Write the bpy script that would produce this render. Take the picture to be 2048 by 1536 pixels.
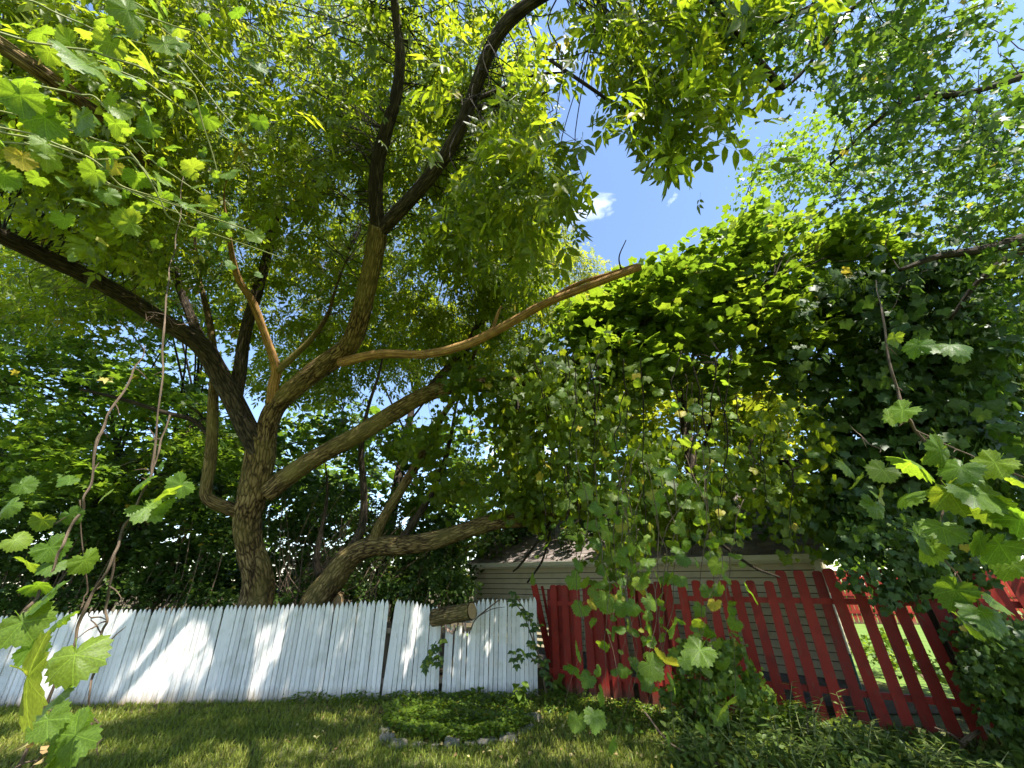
import bpy, math, random
import numpy as np
from mathutils import Vector, Matrix

# ------------------------------------------------------------------ camera, sky, sun, exposure
for o in list(bpy.data.objects):
    bpy.data.objects.remove(o)
scene = bpy.context.scene
COL = scene.collection
CAMZ, PITCH, F = 1.7, math.radians(27.0), 770.0
cd = bpy.data.cameras.new('camera')
cd.sensor_width = 36.0
cd.lens = F / 2048.0 * 36.0
cd.clip_start, cd.clip_end = 0.05, 1000
cam = bpy.data.objects.new('camera', cd)
cam.location = (0, 0, CAMZ)
cam.rotation_euler = (math.pi / 2 + PITCH, 0, 0)
COL.objects.link(cam)
scene.camera = cam

SUN = Vector((0.30, -0.40, 0.86)).normalized()
EL = math.asin(SUN.z)
AZ = math.atan2(SUN.x, SUN.y)
world = bpy.data.worlds.new('World')
scene.world = world
world.use_nodes = True
wn, wl = world.node_tree.nodes, world.node_tree.links
wn.clear()
w_out = wn.new('ShaderNodeOutputWorld')
w_bg = wn.new('ShaderNodeBackground')
w_sky = wn.new('ShaderNodeTexSky')
w_sky.sky_type = 'NISHITA'
w_sky.sun_disc = False
w_sky.sun_elevation = EL
w_sky.sun_rotation = AZ
w_sky.air_density = 1.0
w_sky.dust_density = 0.3
w_sky.ozone_density = 1.6
w_tc = wn.new('ShaderNodeTexCoord')
w_map = wn.new('ShaderNodeMapping')
w_map.inputs['Scale'].default_value = (1.0, 1.0, 1.6)
w_no = wn.new('ShaderNodeTexNoise')
w_no.inputs['Scale'].default_value = 3.2
w_no.inputs['Detail'].default_value = 7
w_no.inputs['Roughness'].default_value = 0.6
w_no.inputs['Distortion'].default_value = 0.6
w_rp = wn.new('ShaderNodeValToRGB')
w_rp.color_ramp.elements[0].position = 0.60
w_rp.color_ramp.elements[1].position = 0.92
w_mix = wn.new('ShaderNodeMixRGB')
w_mix.inputs[2].default_value = (13, 13.4, 14, 1)
wl.new(w_tc.outputs['Generated'], w_map.inputs[0])
wl.new(w_map.outputs[0], w_no.inputs['Vector'])
wl.new(w_no.outputs['Fac'], w_rp.inputs[0])
wl.new(w_rp.outputs[0], w_mix.inputs[0])
wl.new(w_sky.outputs[0], w_mix.inputs[1])
wl.new(w_mix.outputs[0], w_bg.inputs[0])
w_bg.inputs[1].default_value = 0.11
wl.new(w_bg.outputs[0], w_out.inputs[0])

ld = bpy.data.lights.new('sun', 'SUN')
ld.energy = 5.0
ld.angle = math.radians(0.53)
ld.color = (1.0, 0.95, 0.86)
sun = bpy.data.objects.new('sun', ld)
sun.rotation_mode = 'QUATERNION'
sun.rotation_quaternion = SUN.to_track_quat('Z', 'Y')
sun.location = SUN * 60
COL.objects.link(sun)

scene.view_settings.view_transform = 'Standard'
scene.view_settings.look = 'None'
scene.view_settings.gamma = 1.0
scene.view_settings.use_curve_mapping = False
scene.view_settings.exposure = 1.76
cy = scene.cycles
cy.max_bounces = 10
cy.diffuse_bounces = 6
cy.glossy_bounces = 3
cy.transmission_bounces = 8
cy.transparent_max_bounces = 8
cy.sample_clamp_indirect = 6.0
cy.use_denoising = True
cy.denoising_prefilter = 'FAST'
cy.caustics_reflective = False
cy.caustics_refractive = False

# ------------------------------------------------------------------ helpers
rng = np.random.default_rng(7)
random.seed(7)
CP, SP = math.cos(PITCH), math.sin(PITCH)


def P(x, y, t):
    """photograph pixel (2048 wide) at distance t along the lens axis -> point in the place"""
    u, v = (x - 1024) / F, (768 - y) / F
    return np.array((u * t, (CP - v * SP) * t, CAMZ + (SP + v * CP) * t))


def Pv(x, y, t):
    u, v = (x - 1024) / F, (768 - y) / F
    return np.stack((u * t, (CP - v * SP) * t, CAMZ + (SP + v * CP) * t), -1)


def G(x, y, z=0.0):
    u, v = (x - 1024) / F, (768 - y) / F
    t = (z - CAMZ) / (SP + v * CP)
    return P(x, y, t)


def proj(p):
    t = CP * p[:, 1] + SP * (p[:, 2] - CAMZ)
    up = -SP * p[:, 1] + CP * (p[:, 2] - CAMZ)
    tt = np.maximum(t, 0.01)
    return 1024 + F * p[:, 0] / tt, 768 - F * up / tt, t


def tag(o, label=None, cat=None, group=None, kind=None):
    if label: o['label'] = label
    if cat: o['category'] = cat
    if group: o['group'] = group
    if kind: o['kind'] = kind
    return o


def empty(name, loc, label=None, cat=None, group=None):
    o = bpy.data.objects.new(name, None)
    o.location = Vector(loc)
    o.empty_display_size = 0.2
    COL.objects.link(o)
    return tag(o, label, cat, group)


def link(name, me, parent=None, mw=None):
    o = bpy.data.objects.new(name, me)
    COL.objects.link(o)
    if parent is not None:
        o.parent = parent
        q = parent
        off = Vector((0, 0, 0))
        while q is not None:
            off += q.location
            q = q.parent
        o.matrix_parent_inverse = Matrix.Translation(-off) if parent.parent is None else Matrix.Identity(4)
    if mw is not None:
        o.matrix_basis = mw
    return o


class MB:
    def __init__(s):
        s.v, s.f, s.uv = [], [], []

    def add(s, verts, faces, uvs=None):
        n = len(s.v)
        s.v.extend([tuple(map(float, p)) for p in verts])
        s.f.extend([tuple(i + n for i in f) for f in faces])
        if uvs is None:
            uvs = [(p[0] + 0.37 * p[1], p[2]) for p in verts]
        s.uv.extend(uvs)

    def box(s, c, ax, ay, az):
        """box: centre c and three half-axis vectors"""
        c, ax, ay, az = map(np.asarray, (c, ax, ay, az))
        vs = [c + i * ax + j * ay + k * az for k in (-1, 1) for j in (-1, 1) for i in (-1, 1)]
        s.add(vs, [(0, 2, 3, 1), (4, 5, 7, 6), (0, 1, 5, 4), (2, 6, 7, 3), (0, 4, 6, 2), (1, 3, 7, 5)])

    def tube(s, pts, rad, sides=8, rough=0.0, sub=4, cap=True):
        pts = np.asarray(pts, float)
        rad = np.asarray(rad, float)
        if len(pts) > 2 and sub > 1:
            q = np.vstack((2 * pts[0] - pts[1], pts, 2 * pts[-1] - pts[-2]))
            op, orr = [], []
            for i in range(len(pts) - 1):
                for k in range(sub):
                    u = k / sub
                    a, b, c, d = q[i], q[i + 1], q[i + 2], q[i + 3]
                    op.append(0.5 * (2 * b + (c - a) * u + (2 * a - 5 * b + 4 * c - d) * u * u + (3 * b - a - 3 * c + d) * u ** 3))
                    orr.append(rad[i] * (1 - u) + rad[i + 1] * u)
            op.append(pts[-1]); orr.append(rad[-1])
            pts, rad = np.array(op), np.array(orr)
        n = len(pts)
        tan = np.gradient(pts, axis=0)
        tan /= np.linalg.norm(tan, axis=1)[:, None] + 1e-9
        ref = np.array((0.3, -1.0, 0.2)) if abs(tan[0][1]) < 0.8 else np.array((1.0, 0.0, 0.2))
        x = np.cross(ref, tan[0])
        if np.linalg.norm(x) < 1e-4: x = np.cross((0.1, 0.2, 1.0), tan[0])
        x /= np.linalg.norm(x) + 1e-12
        base = len(s.v)
        L = 0.0
        for i in range(n):
            x = x - tan[i] * x.dot(tan[i]); x /= np.linalg.norm(x) + 1e-9
            y = np.cross(tan[i], x)
            if i: L += np.linalg.norm(pts[i] - pts[i - 1])
            for k in range(sides):
                a = 2 * math.pi * k / sides
                r = rad[i]
                if rough:
                    r *= 1 + rough * (0.6 * math.sin(3 * a + 1.7 * L) + 0.5 * math.sin(2 * a - 2.9 * L + 1) + 0.4 * math.sin(5 * a + 5.3 * L)) + rough * 0.5 * (random.random() - 0.5)
                p = pts[i] + (x * math.cos(a) + y * math.sin(a)) * r
                s.v.append(tuple(p))
                s.uv.append((k / sides, L))
        for i in range(n - 1):
            for k in range(sides):
                k2 = (k + 1) % sides
                s.f.append((base + i * sides + k, base + i * sides + k2, base + (i + 1) * sides + k2, base + (i + 1) * sides + k))
        if cap:
            s.f.append(tuple(base + k for k in range(sides))[::-1])
            s.f.append(tuple(base + (n - 1) * sides + k for k in range(sides)))

    def mesh(s, name, mat, smooth=False):
        me = bpy.data.meshes.new(name)
        me.from_pydata(s.v, [], s.f)
        uv = me.uv_layers.new(name='UVMap')
        idx = np.empty(len(me.loops), dtype=np.int32)
        me.loops.foreach_get('vertex_index', idx)
        uv.data.foreach_set('uv', np.asarray(s.uv, dtype=np.float32)[idx].ravel())
        if mat: me.materials.append(mat)
        if smooth:
            me.polygons.foreach_set('use_smooth', np.ones(len(me.polygons), dtype=bool))
        me.update()
        return me

    def build(s, name, mat, parent=None, smooth=False, kind=None):
        o = link(name, s.mesh(name, mat, smooth), parent)
        if kind: o['kind'] = kind
        return o


def tri_mesh(name, V, T, mat, rnd=None, smooth=False):
    """fast triangle mesh from numpy arrays"""
    me = bpy.data.meshes.new(name)
    n, m = len(V), len(T)
    me.vertices.add(n)
    me.vertices.foreach_set('co', np.ascontiguousarray(V, dtype=np.float32).ravel())
    me.loops.add(m * 3)
    me.loops.foreach_set('vertex_index', np.ascontiguousarray(T, dtype=np.int32).ravel())
    me.polygons.add(m)
    me.polygons.foreach_set('loop_start', np.arange(0, m * 3, 3, dtype=np.int32))
    if rnd is not None:
        a = me.attributes.new('rnd', 'FLOAT', 'FACE')
        a.data.foreach_set('value', np.ascontiguousarray(rnd, dtype=np.float32))
    if smooth:
        me.polygons.foreach_set('use_smooth', np.ones(m, dtype=bool))
    me.materials.append(mat)
    me.update(calc_edges=True)
    me.validate()
    return me


def norm(a):
    return a / (np.linalg.norm(a, axis=-1, keepdims=True) + 1e-9)


def frames(d, n):
    """leaf frames: y along d, z near n"""
    y = norm(d)
    x = norm(np.cross(y, n))
    z = np.cross(x, y)
    return np.stack((x, y, z), -1)


def scatter(tv, tt, pos, M, sc, rnd):
    """copies of a leaf template as one vertex and triangle array"""
    n, k = len(pos), len(tv)
    V = np.einsum('nij,kj->nki', M, tv) * sc[:, None, None] + pos[:, None, :]
    T = (tt[None, :, :] + (np.arange(n) * k)[:, None, None]).reshape(-1, 3)
    return V.reshape(-1, 3), T, np.repeat(rnd, len(tt))


def merge(parts):
    Vs, Ts, Rs, o = [], [], [], 0
    for V, T, R in parts:
        Vs.append(V); Ts.append(T + o); Rs.append(R); o += len(V)
    return np.vstack(Vs), np.vstack(Ts), np.concatenate(Rs)


# ------------------------------------------------------------------ materials
def new_mat(name):
    m = bpy.data.materials.new(name)
    m.use_nodes = True
    nt = m.node_tree
    nt.nodes.clear()
    out = nt.nodes.new('ShaderNodeOutputMaterial')
    return m, nt.nodes, nt.links, out


def ramp(nodes, stops):
    r = nodes.new('ShaderNodeValToRGB')
    e = r.color_ramp.elements
    while len(e) < len(stops): e.new(0.5)
    for i, (p, c) in enumerate(stops):
        e[i].position = p
        e[i].color = (*c, 1)
    return r


def leaf_mat(name, cols, trans, tf=0.45, rough=0.45, veins=False, spec=0.24):
    m, N, L, out = new_mat(name)
    pr = N.new('ShaderNodeBsdfPrincipled')
    tr = N.new('ShaderNodeBsdfTranslucent')
    mx = N.new('ShaderNodeMixShader')
    mx.inputs[0].default_value = tf
    if veins:
        oi = N.new('ShaderNodeObjectInfo'); fac = oi.outputs['Random']
    else:
        at = N.new('ShaderNodeAttribute'); at.attribute_name = 'rnd'; fac = at.outputs['Fac']
    n = len(cols)
    if n == 3 and name != 'dry_leaf':
        r1 = ramp(N, [(q, c) for q, c in zip((0, .5, .93, 1), list(cols) + [(0.3, 0.25, 0.03)])])
        r2 = ramp(N, [(q, c) for q, c in zip((0, .5, .93, 1), list(trans) + [(0.5, 0.4, 0.04)])])
    else:
        r1 = ramp(N, [(i / max(1, n - 1), c) for i, c in enumerate(cols)])
        r2 = ramp(N, [(i / max(1, n - 1), c) for i, c in enumerate(trans)])
    L.new(fac, r1.inputs[0]); L.new(fac, r2.inputs[0])
    c1, c2 = r1.outputs[0], r2.outputs[0]
    no = N.new('ShaderNodeTexNoise')
    no.inputs['Scale'].default_value = 14 if veins else 30
    no.inputs['Detail'].default_value = 3
    tc = N.new('ShaderNodeTexCoord')
    L.new(tc.outputs['Object'], no.inputs['Vector'])
    mr = N.new('ShaderNodeMapRange')
    mr.inputs[1].default_value, mr.inputs[2].default_value = 0.3, 0.7
    mr.inputs[3].default_value, mr.inputs[4].default_value = 0.75, 1.25
    L.new(no.outputs['Fac'], mr.inputs[0])
    val = mr.outputs[0]
    if veins:
        uv = N.new('ShaderNodeUVMap'); uv.uv_map = 'UVMap'
        sp = N.new('ShaderNodeSeparateXYZ')
        L.new(uv.outputs[0], sp.inputs[0])
        acc = None

        def mt(op, a, b=None):
            q = N.new('ShaderNodeMath'); q.operation = op
            for i, z in enumerate((a, b)):
                if z is None: continue
                if isinstance(z, (int, float)): q.inputs[i].default_value = z
                else: L.new(z, q.inputs[i])
            return q.outputs[0]
        for ang in (0, 58, -58, 112, -112):
            a = math.radians(ang)
            sx, sy = math.sin(a), math.cos(a)
            dist = mt('ABSOLUTE', mt('SUBTRACT', mt('MULTIPLY', sp.outputs[0], sy), mt('MULTIPLY', sp.outputs[1], sx)))
            along = mt('ADD', mt('MULTIPLY', sp.outputs[0], sx), mt('MULTIPLY', sp.outputs[1], sy))
            side = mt('ABSOLUTE', mt('SUBTRACT', mt('FRACT', mt('MULTIPLY', mt('SUBTRACT', along, dist), 6.5)), 0.5))
            sv = mt('MULTIPLY', mt('LESS_THAN', side, 0.05), mt('LESS_THAN', dist, 0.22))
            sv = mt('MULTIPLY', mt('MULTIPLY', sv, mt('GREATER_THAN', along, 0.05)), 0.45)
            line = mt('MULTIPLY', mt('LESS_THAN', dist, 0.011), mt('GREATER_THAN', along, 0.0))
            line = mt('MAXIMUM', line, sv)
            acc = line if acc is None else mt('MAXIMUM', acc, line)
        val = mt('ADD', val, mt('MULTIPLY', acc, 0.7))
        bp = N.new('ShaderNodeBump')
        bp.inputs['Strength'].default_value = 0.35
        bp.inputs['Distance'].default_value = 0.004
        L.new(mt('SUBTRACT', no.outputs['Fac'], acc), bp.inputs['Height'])
        L.new(bp.outputs[0], pr.inputs['Normal'])
    outs = []
    for c in (c1, c2):
        v = N.new('ShaderNodeVectorMath'); v.operation = 'SCALE'
        L.new(c, v.inputs[0]); L.new(val, v.inputs['Scale'])
        outs.append(v.outputs[0])
    L.new(outs[0], pr.inputs['Base Color'])
    L.new(outs[1], tr.inputs['Color'])
    pr.inputs['Roughness'].default_value = rough
    pr.inputs['Specular IOR Level'].default_value = spec
    L.new(pr.outputs[0], mx.inputs[1]); L.new(tr.outputs[0], mx.inputs[2])
    L.new(mx.outputs[0], out.inputs[0])
    return m


def bark_mat(name, c_dark, c_mid, c_light, scale=1.0, depth=0.02, moss=None):
    m, N, L, out = new_mat(name)
    pr = N.new('ShaderNodeBsdfPrincipled')
    uv = N.new('ShaderNodeUVMap'); uv.uv_map = 'UVMap'
    tc = N.new('ShaderNodeTexCoord')
    mp = N.new('ShaderNodeMapping')
    mp.inputs['Scale'].default_value = (24, 4.6 * scale, 1)
    L.new(uv.outputs[0], mp.inputs[0])
    n0 = N.new('ShaderNodeTexNoise'); n0.inputs['Scale'].default_value = 1.2; n0.inputs['Detail'].default_value = 3
    L.new(mp.outputs[0], n0.inputs['Vector'])
    ad = N.new('ShaderNodeVectorMath'); ad.operation = 'MULTIPLY_ADD'
    ad.inputs[1].default_value = (1.4, 1.4, 0)
    L.new(n0.outputs['Color'], ad.inputs[0]); L.new(mp.outputs[0], ad.inputs[2])
    vo = N.new('ShaderNodeTexVoronoi'); vo.feature = 'DISTANCE_TO_EDGE'
    vo.inputs['Scale'].default_value = 1.0
    L.new(ad.outputs[0], vo.inputs['Vector'])
    n1 = N.new('ShaderNodeTexNoise'); n1.inputs['Scale'].default_value = 9; n1.inputs['Detail'].default_value = 6
    L.new(tc.outputs['Object'], n1.inputs['Vector'])
    n2 = N.new('ShaderNodeTexNoise'); n2.inputs['Scale'].default_value = 1.3; n2.inputs['Detail'].default_value = 4
    L.new(tc.outputs['Object'], n2.inputs['Vector'])
    rp = ramp(N, [(0.03, c_dark), (0.14, c_mid), (0.5, c_light)])
    L.new(vo.outputs['Distance'], rp.inputs[0])
    mr = N.new('ShaderNodeMapRange'); mr.inputs[1].default_value = 0.3; mr.inputs[2].default_value = 0.7
    mr.inputs[3].default_value = 0.65; mr.inputs[4].default_value = 1.3
    L.new(n1.outputs['Fac'], mr.inputs[0])
    sc = N.new('ShaderNodeVectorMath'); sc.operation = 'SCALE'
    L.new(rp.outputs[0], sc.inputs[0]); L.new(mr.outputs[0], sc.inputs['Scale'])
    col = sc.outputs[0]
    if moss:
        mx = N.new('ShaderNodeMixRGB')
        r3 = ramp(N, [(0.45, (0, 0, 0)), (0.7, (0.7, 0.7, 0.7))])
        L.new(n2.outputs['Fac'], r3.inputs[0]); L.new(r3.outputs[0], mx.inputs[0])
        L.new(col, mx.inputs[1]); mx.inputs[2].default_value = (*moss, 1)
        col = mx.outputs[0]
    L.new(col, pr.inputs['Base Color'])
    pr.inputs['Roughness'].default_value = 0.9
    pr.inputs['Specular IOR Level'].default_value = 0.15
    ht = N.new('ShaderNodeMath'); ht.operation = 'MULTIPLY_ADD'
    ht.inputs[1].default_value = 2.2
    L.new(vo.outputs['Distance'], ht.inputs[0]); L.new(n1.outputs['Fac'], ht.inputs[2])
    bp = N.new('ShaderNodeBump'); bp.inputs['Strength'].default_value = 0.9; bp.inputs['Distance'].default_value = depth
    L.new(ht.outputs[0], bp.inputs['Height']); L.new(bp.outputs[0], pr.inputs['Normal'])
    L.new(pr.outputs[0], out.inputs[0])
    return m


def paint_mat(name, base, worn, dirt, wear=0.6, rough=0.55, grain=(40, 40, 3), objvar=0.12, low=None):
    m, N, L, out = new_mat(name)
    pr = N.new('ShaderNodeBsdfPrincipled')
    tc = N.new('ShaderNodeTexCoord')
    ge = N.new('ShaderNodeNewGeometry')
    mp = N.new('ShaderNodeMapping'); mp.inputs['Scale'].default_value = grain
    L.new(ge.outputs['Position'], mp.inputs[0])
    n1 = N.new('ShaderNodeTexNoise'); n1.inputs['Scale'].default_value = 1; n1.inputs['Detail'].default_value = 6; n1.inputs['Roughness'].default_value = 0.65
    L.new(mp.outputs[0], n1.inputs['Vector'])
    n2 = N.new('ShaderNodeTexNoise'); n2.inputs['Scale'].default_value = 5; n2.inputs['Detail'].default_value = 5
    L.new(ge.outputs['Position'], n2.inputs['Vector'])
    r1 = ramp(N, [(wear, (0, 0, 0)), (min(0.99, wear + 0.12), (1, 1, 1))])
    L.new(n1.outputs['Fac'], r1.inputs[0])
    m1 = N.new('ShaderNodeMixRGB'); m1.inputs[1].default_value = (*base, 1); m1.inputs[2].default_value = (*worn, 1)
    L.new(r1.outputs[0], m1.inputs[0])
    r2 = ramp(N, [(0.5, (0, 0, 0)), (0.8, (0.75, 0.75, 0.75))])
    L.new(n2.outputs['Fac'], r2.inputs[0])
    m2 = N.new('ShaderNodeMixRGB'); m2.inputs[2].default_value = (*dirt, 1)
    L.new(r2.outputs[0], m2.inputs[0]); L.new(m1.outputs[0], m2.inputs[1])
    col = m2.outputs[0]
    if low:   # soil splashed up the foot of the boards
        sz = N.new('ShaderNodeSeparateXYZ'); L.new(ge.outputs['Position'], sz.inputs[0])
        q = N.new('ShaderNodeMath'); q.operation = 'MULTIPLY_ADD'; q.inputs[1].default_value = 0.42; L.new(n1.outputs['Fac'], q.inputs[0]); q.inputs[2].default_value = 0.0
        mr = N.new('ShaderNodeMapRange'); mr.inputs[1].default_value = 0.0; mr.inputs[3].default_value = 0.9; mr.inputs[4].default_value = 0.0
        L.new(sz.outputs[2], mr.inputs[0]); L.new(q.outputs[0], mr.inputs[2])
        m3 = N.new('ShaderNodeMixRGB'); m3.inputs[2].default_value = (*low, 1)
        L.new(mr.outputs[0], m3.inputs[0]); L.new(col, m3.inputs[1]); col = m3.outputs[0]
    oi = N.new('ShaderNodeObjectInfo')
    mv = N.new('ShaderNodeMapRange'); mv.inputs[3].default_value = 1 - objvar; mv.inputs[4].default_value = 1 + objvar * 0.6
    L.new(oi.outputs['Random'], mv.inputs[0])
    sc = N.new('ShaderNodeVectorMath'); sc.operation = 'SCALE'
    L.new(col, sc.inputs[0]); L.new(mv.outputs[0], sc.inputs['Scale'])
    L.new(sc.outputs[0], pr.inputs['Base Color'])
    pr.inputs['Roughness'].default_value = rough
    pr.inputs['Specular IOR Level'].default_value = 0.18
    bp = N.new('ShaderNodeBump'); bp.inputs['Strength'].default_value = 0.35; bp.inputs['Distance'].default_value = 0.004
    L.new(n1.outputs['Fac'], bp.inputs['Height']); L.new(bp.outputs[0], pr.inputs['Normal'])
    L.new(pr.outputs[0], out.inputs[0])
    return m


def rough_mat(name, cols, scale=6, rough=0.9, bump=0.01, rnd=False):
    m, N, L, out = new_mat(name)
    pr = N.new('ShaderNodeBsdfPrincipled')
    tc = N.new('ShaderNodeTexCoord')
    if rnd:
        no = N.new('ShaderNodeAttribute'); no.attribute_name = 'rnd'; fac = no.outputs['Fac']
    else:
        no = N.new('ShaderNodeTexNoise'); no.inputs['Scale'].default_value = scale; no.inputs['Detail'].default_value = 8
        no.inputs['Roughness'].default_value = 0.65
        L.new(tc.outputs['Object'], no.inputs['Vector']); fac = no.outputs['Fac']
    lo, hi = (0.0, 1.0) if rnd else (0.3, 0.7)
    r = ramp(N, [(lo + (hi - lo) * i / (len(cols) - 1), c) for i, c in enumerate(cols)])
    L.new(fac, r.inputs[0]); L.new(r.outputs[0], pr.inputs['Base Color'])
    pr.inputs['Roughness'].default_value = rough
    pr.inputs['Specular IOR Level'].default_value = 0.2
    if not rnd:
        bp = N.new('ShaderNodeBump'); bp.inputs['Strength'].default_value = 0.8; bp.inputs['Distance'].default_value = bump
        L.new(fac, bp.inputs['Height']); L.new(bp.outputs[0], pr.inputs['Normal'])
    L.new(pr.outputs[0], out.inputs[0])
    return m


M = {}
M['boxelder'] = leaf_mat('boxelder_leaf', [(0.055, 0.085, 0.010), (0.085, 0.125, 0.013), (0.12, 0.15, 0.016)],
                         [(0.24, 0.33, 0.010), (0.33, 0.42, 0.014), (0.44, 0.48, 0.018)], 0.58)
M['maple'] = leaf_mat('maple_leaf', [(0.05, 0.095, 0.016), (0.072, 0.13, 0.018), (0.1, 0.155, 0.02)],
                      [(0.15, 0.27, 0.016), (0.23, 0.36, 0.02), (0.32, 0.42, 0.025)], 0.45)
M['vine'] = leaf_mat('vine_leaf', [(0.055, 0.10, 0.013), (0.085, 0.14, 0.017), (0.12, 0.17, 0.02)],
                     [(0.18, 0.3, 0.014), (0.27, 0.39, 0.018), (0.37, 0.45, 0.025)], 0.45)
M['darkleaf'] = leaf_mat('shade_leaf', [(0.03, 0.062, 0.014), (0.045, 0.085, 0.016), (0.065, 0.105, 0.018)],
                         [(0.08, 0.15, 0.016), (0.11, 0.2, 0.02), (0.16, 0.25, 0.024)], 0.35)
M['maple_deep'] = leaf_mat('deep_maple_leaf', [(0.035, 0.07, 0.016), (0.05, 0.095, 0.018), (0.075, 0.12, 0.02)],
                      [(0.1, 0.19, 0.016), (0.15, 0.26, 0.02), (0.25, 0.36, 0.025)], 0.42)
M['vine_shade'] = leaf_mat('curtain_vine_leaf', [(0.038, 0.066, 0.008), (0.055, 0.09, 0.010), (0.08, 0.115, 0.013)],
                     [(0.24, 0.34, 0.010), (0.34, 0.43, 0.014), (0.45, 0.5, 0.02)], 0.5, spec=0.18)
M['limeleaf'] = leaf_mat('lime_leaf', [(0.09, 0.135, 0.012), (0.12, 0.165, 0.015), (0.15, 0.18, 0.018)],
                         [(0.34, 0.42, 0.02), (0.44, 0.48, 0.025), (0.54, 0.53, 0.03)], 0.5)
M['grape'] = leaf_mat('grape_leaf', [(0.05, 0.095, 0.012), (0.072, 0.125, 0.015), (0.1, 0.15, 0.018)],
                      [(0.2, 0.34, 0.016), (0.28, 0.41, 0.02), (0.37, 0.46, 0.025)], 0.47, veins=True)
M['weed'] = leaf_mat('weed_leaf', [(0.06, 0.1, 0.022), (0.09, 0.135, 0.03), (0.16, 0.19, 0.06)],
                     [(0.17, 0.27, 0.03), (0.25, 0.34, 0.04), (0.36, 0.41, 0.08)], 0.4)
M['grass'] = leaf_mat('grass_blade', [(0.1, 0.14, 0.02), (0.145, 0.19, 0.026), (0.21, 0.225, 0.04), (0.32, 0.27, 0.1)],
                      [(0.16, 0.23, 0.018), (0.23, 0.3, 0.022), (0.33, 0.34, 0.035), (0.36, 0.3, 0.1)], 0.35, rough=0.5)
M['dry'] = leaf_mat('dry_leaf', [(0.2, 0.12, 0.05), (0.32, 0.24, 0.1), (0.42, 0.38, 0.16)],
                    [(0.2, 0.1, 0.03), (0.3, 0.2, 0.06), (0.4, 0.35, 0.1)], 0.2, rough=0.7)
M['bark'] = bark_mat('furrowed_bark', (0.028, 0.018, 0.008), (0.17, 0.115, 0.05), (0.34, 0.25, 0.12), moss=(0.19, 0.16, 0.05))
M['bark_dark'] = bark_mat('dark_bark', (0.02, 0.016, 0.012), (0.065, 0.05, 0.034), (0.11, 0.088, 0.06))
M['deadwood'] = bark_mat('bare_dead_wood', (0.16, 0.085, 0.03), (0.36, 0.21, 0.08), (0.48, 0.3, 0.125), scale=0.25, depth=0.006)
M['stem'] = bark_mat('vine_stem_bark', (0.07, 0.05, 0.034), (0.19, 0.135, 0.09), (0.32, 0.25, 0.18), scale=0.6, depth=0.003)
M['green_stem'] = rough_mat('green_stem', [(0.14, 0.18, 0.06), (0.25, 0.24, 0.1)], 20, 0.6, 0.002)
M['white'] = paint_mat('white_fence_paint', (0.74, 0.725, 0.7), (0.42, 0.38, 0.32), (0.5, 0.5, 0.42), 0.59, low=(0.28, 0.2, 0.12), objvar=0.16, grain=(70, 70, 5))
M['grey_wood'] = paint_mat('grey_bare_wood', (0.2, 0.16, 0.12), (0.12, 0.09, 0.07), (0.1, 0.09, 0.06), 0.5)
M['red'] = paint_mat('red_fence_paint', (0.23, 0.02, 0.012), (0.13, 0.06, 0.04), (0.1, 0.014, 0.009), 0.56, objvar=0.3, grain=(60, 60, 6), low=(0.13, 0.075, 0.045))
M['lap_shade'] = rough_mat('lap_shade_backing', [(0.03, 0.025, 0.02), (0.06, 0.05, 0.04)], 10)  # dark wall backing: paints the shadow lines into the slots between clapboards
M['siding'] = paint_mat('tan_siding', (0.47, 0.4, 0.26), (0.36, 0.31, 0.2), (0.32, 0.29, 0.2), 0.7, grain=(3, 3, 30), objvar=0.05)
M['trim'] = paint_mat('pale_trim', (0.55, 0.52, 0.43), (0.4, 0.36, 0.28), (0.42, 0.4, 0.32), 0.7, objvar=0.05)
M['shingle'] = paint_mat('roof_shingle', (0.17, 0.14, 0.125), (0.09, 0.08, 0.075), (0.24, 0.21, 0.18), 0.5, rough=0.95, grain=(50, 50, 50), objvar=0.35)
M['block'] = rough_mat('foundation_block', [(0.1, 0.09, 0.08), (0.22, 0.2, 0.18)], 12)
M['stone'] = rough_mat('edging_stone', [(0.07, 0.07, 0.04), (0.17, 0.155, 0.115), (0.28, 0.25, 0.2)], 16, 0.95, 0.012)
M['soil'] = rough_mat('lawn_soil', [(0.05, 0.055, 0.02), (0.075, 0.085, 0.025), (0.1, 0.095, 0.04)], 9, 0.95, 0.02)
M['farlawn'] = rough_mat('sunny_lawn', [(0.07, 0.12, 0.02), (0.1, 0.16, 0.03), (0.13, 0.17, 0.04)], 3, 0.9, 0.02)
M['cutwood'] = rough_mat('cut_wood', [(0.3, 0.19, 0.09), (0.5, 0.36, 0.2)], 25, 0.85, 0.003)
M['splinter'] = rough_mat('raw_splintered_wood', [(0.3, 0.17, 0.12), (0.5, 0.36, 0.27)], 30, 0.85, 0.003)
M['green_metal'] = paint_mat('green_metal', (0.1, 0.2, 0.16), (0.12, 0.08, 0.05), (0.07, 0.12, 0.1), 0.7, rough=0.45)

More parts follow.
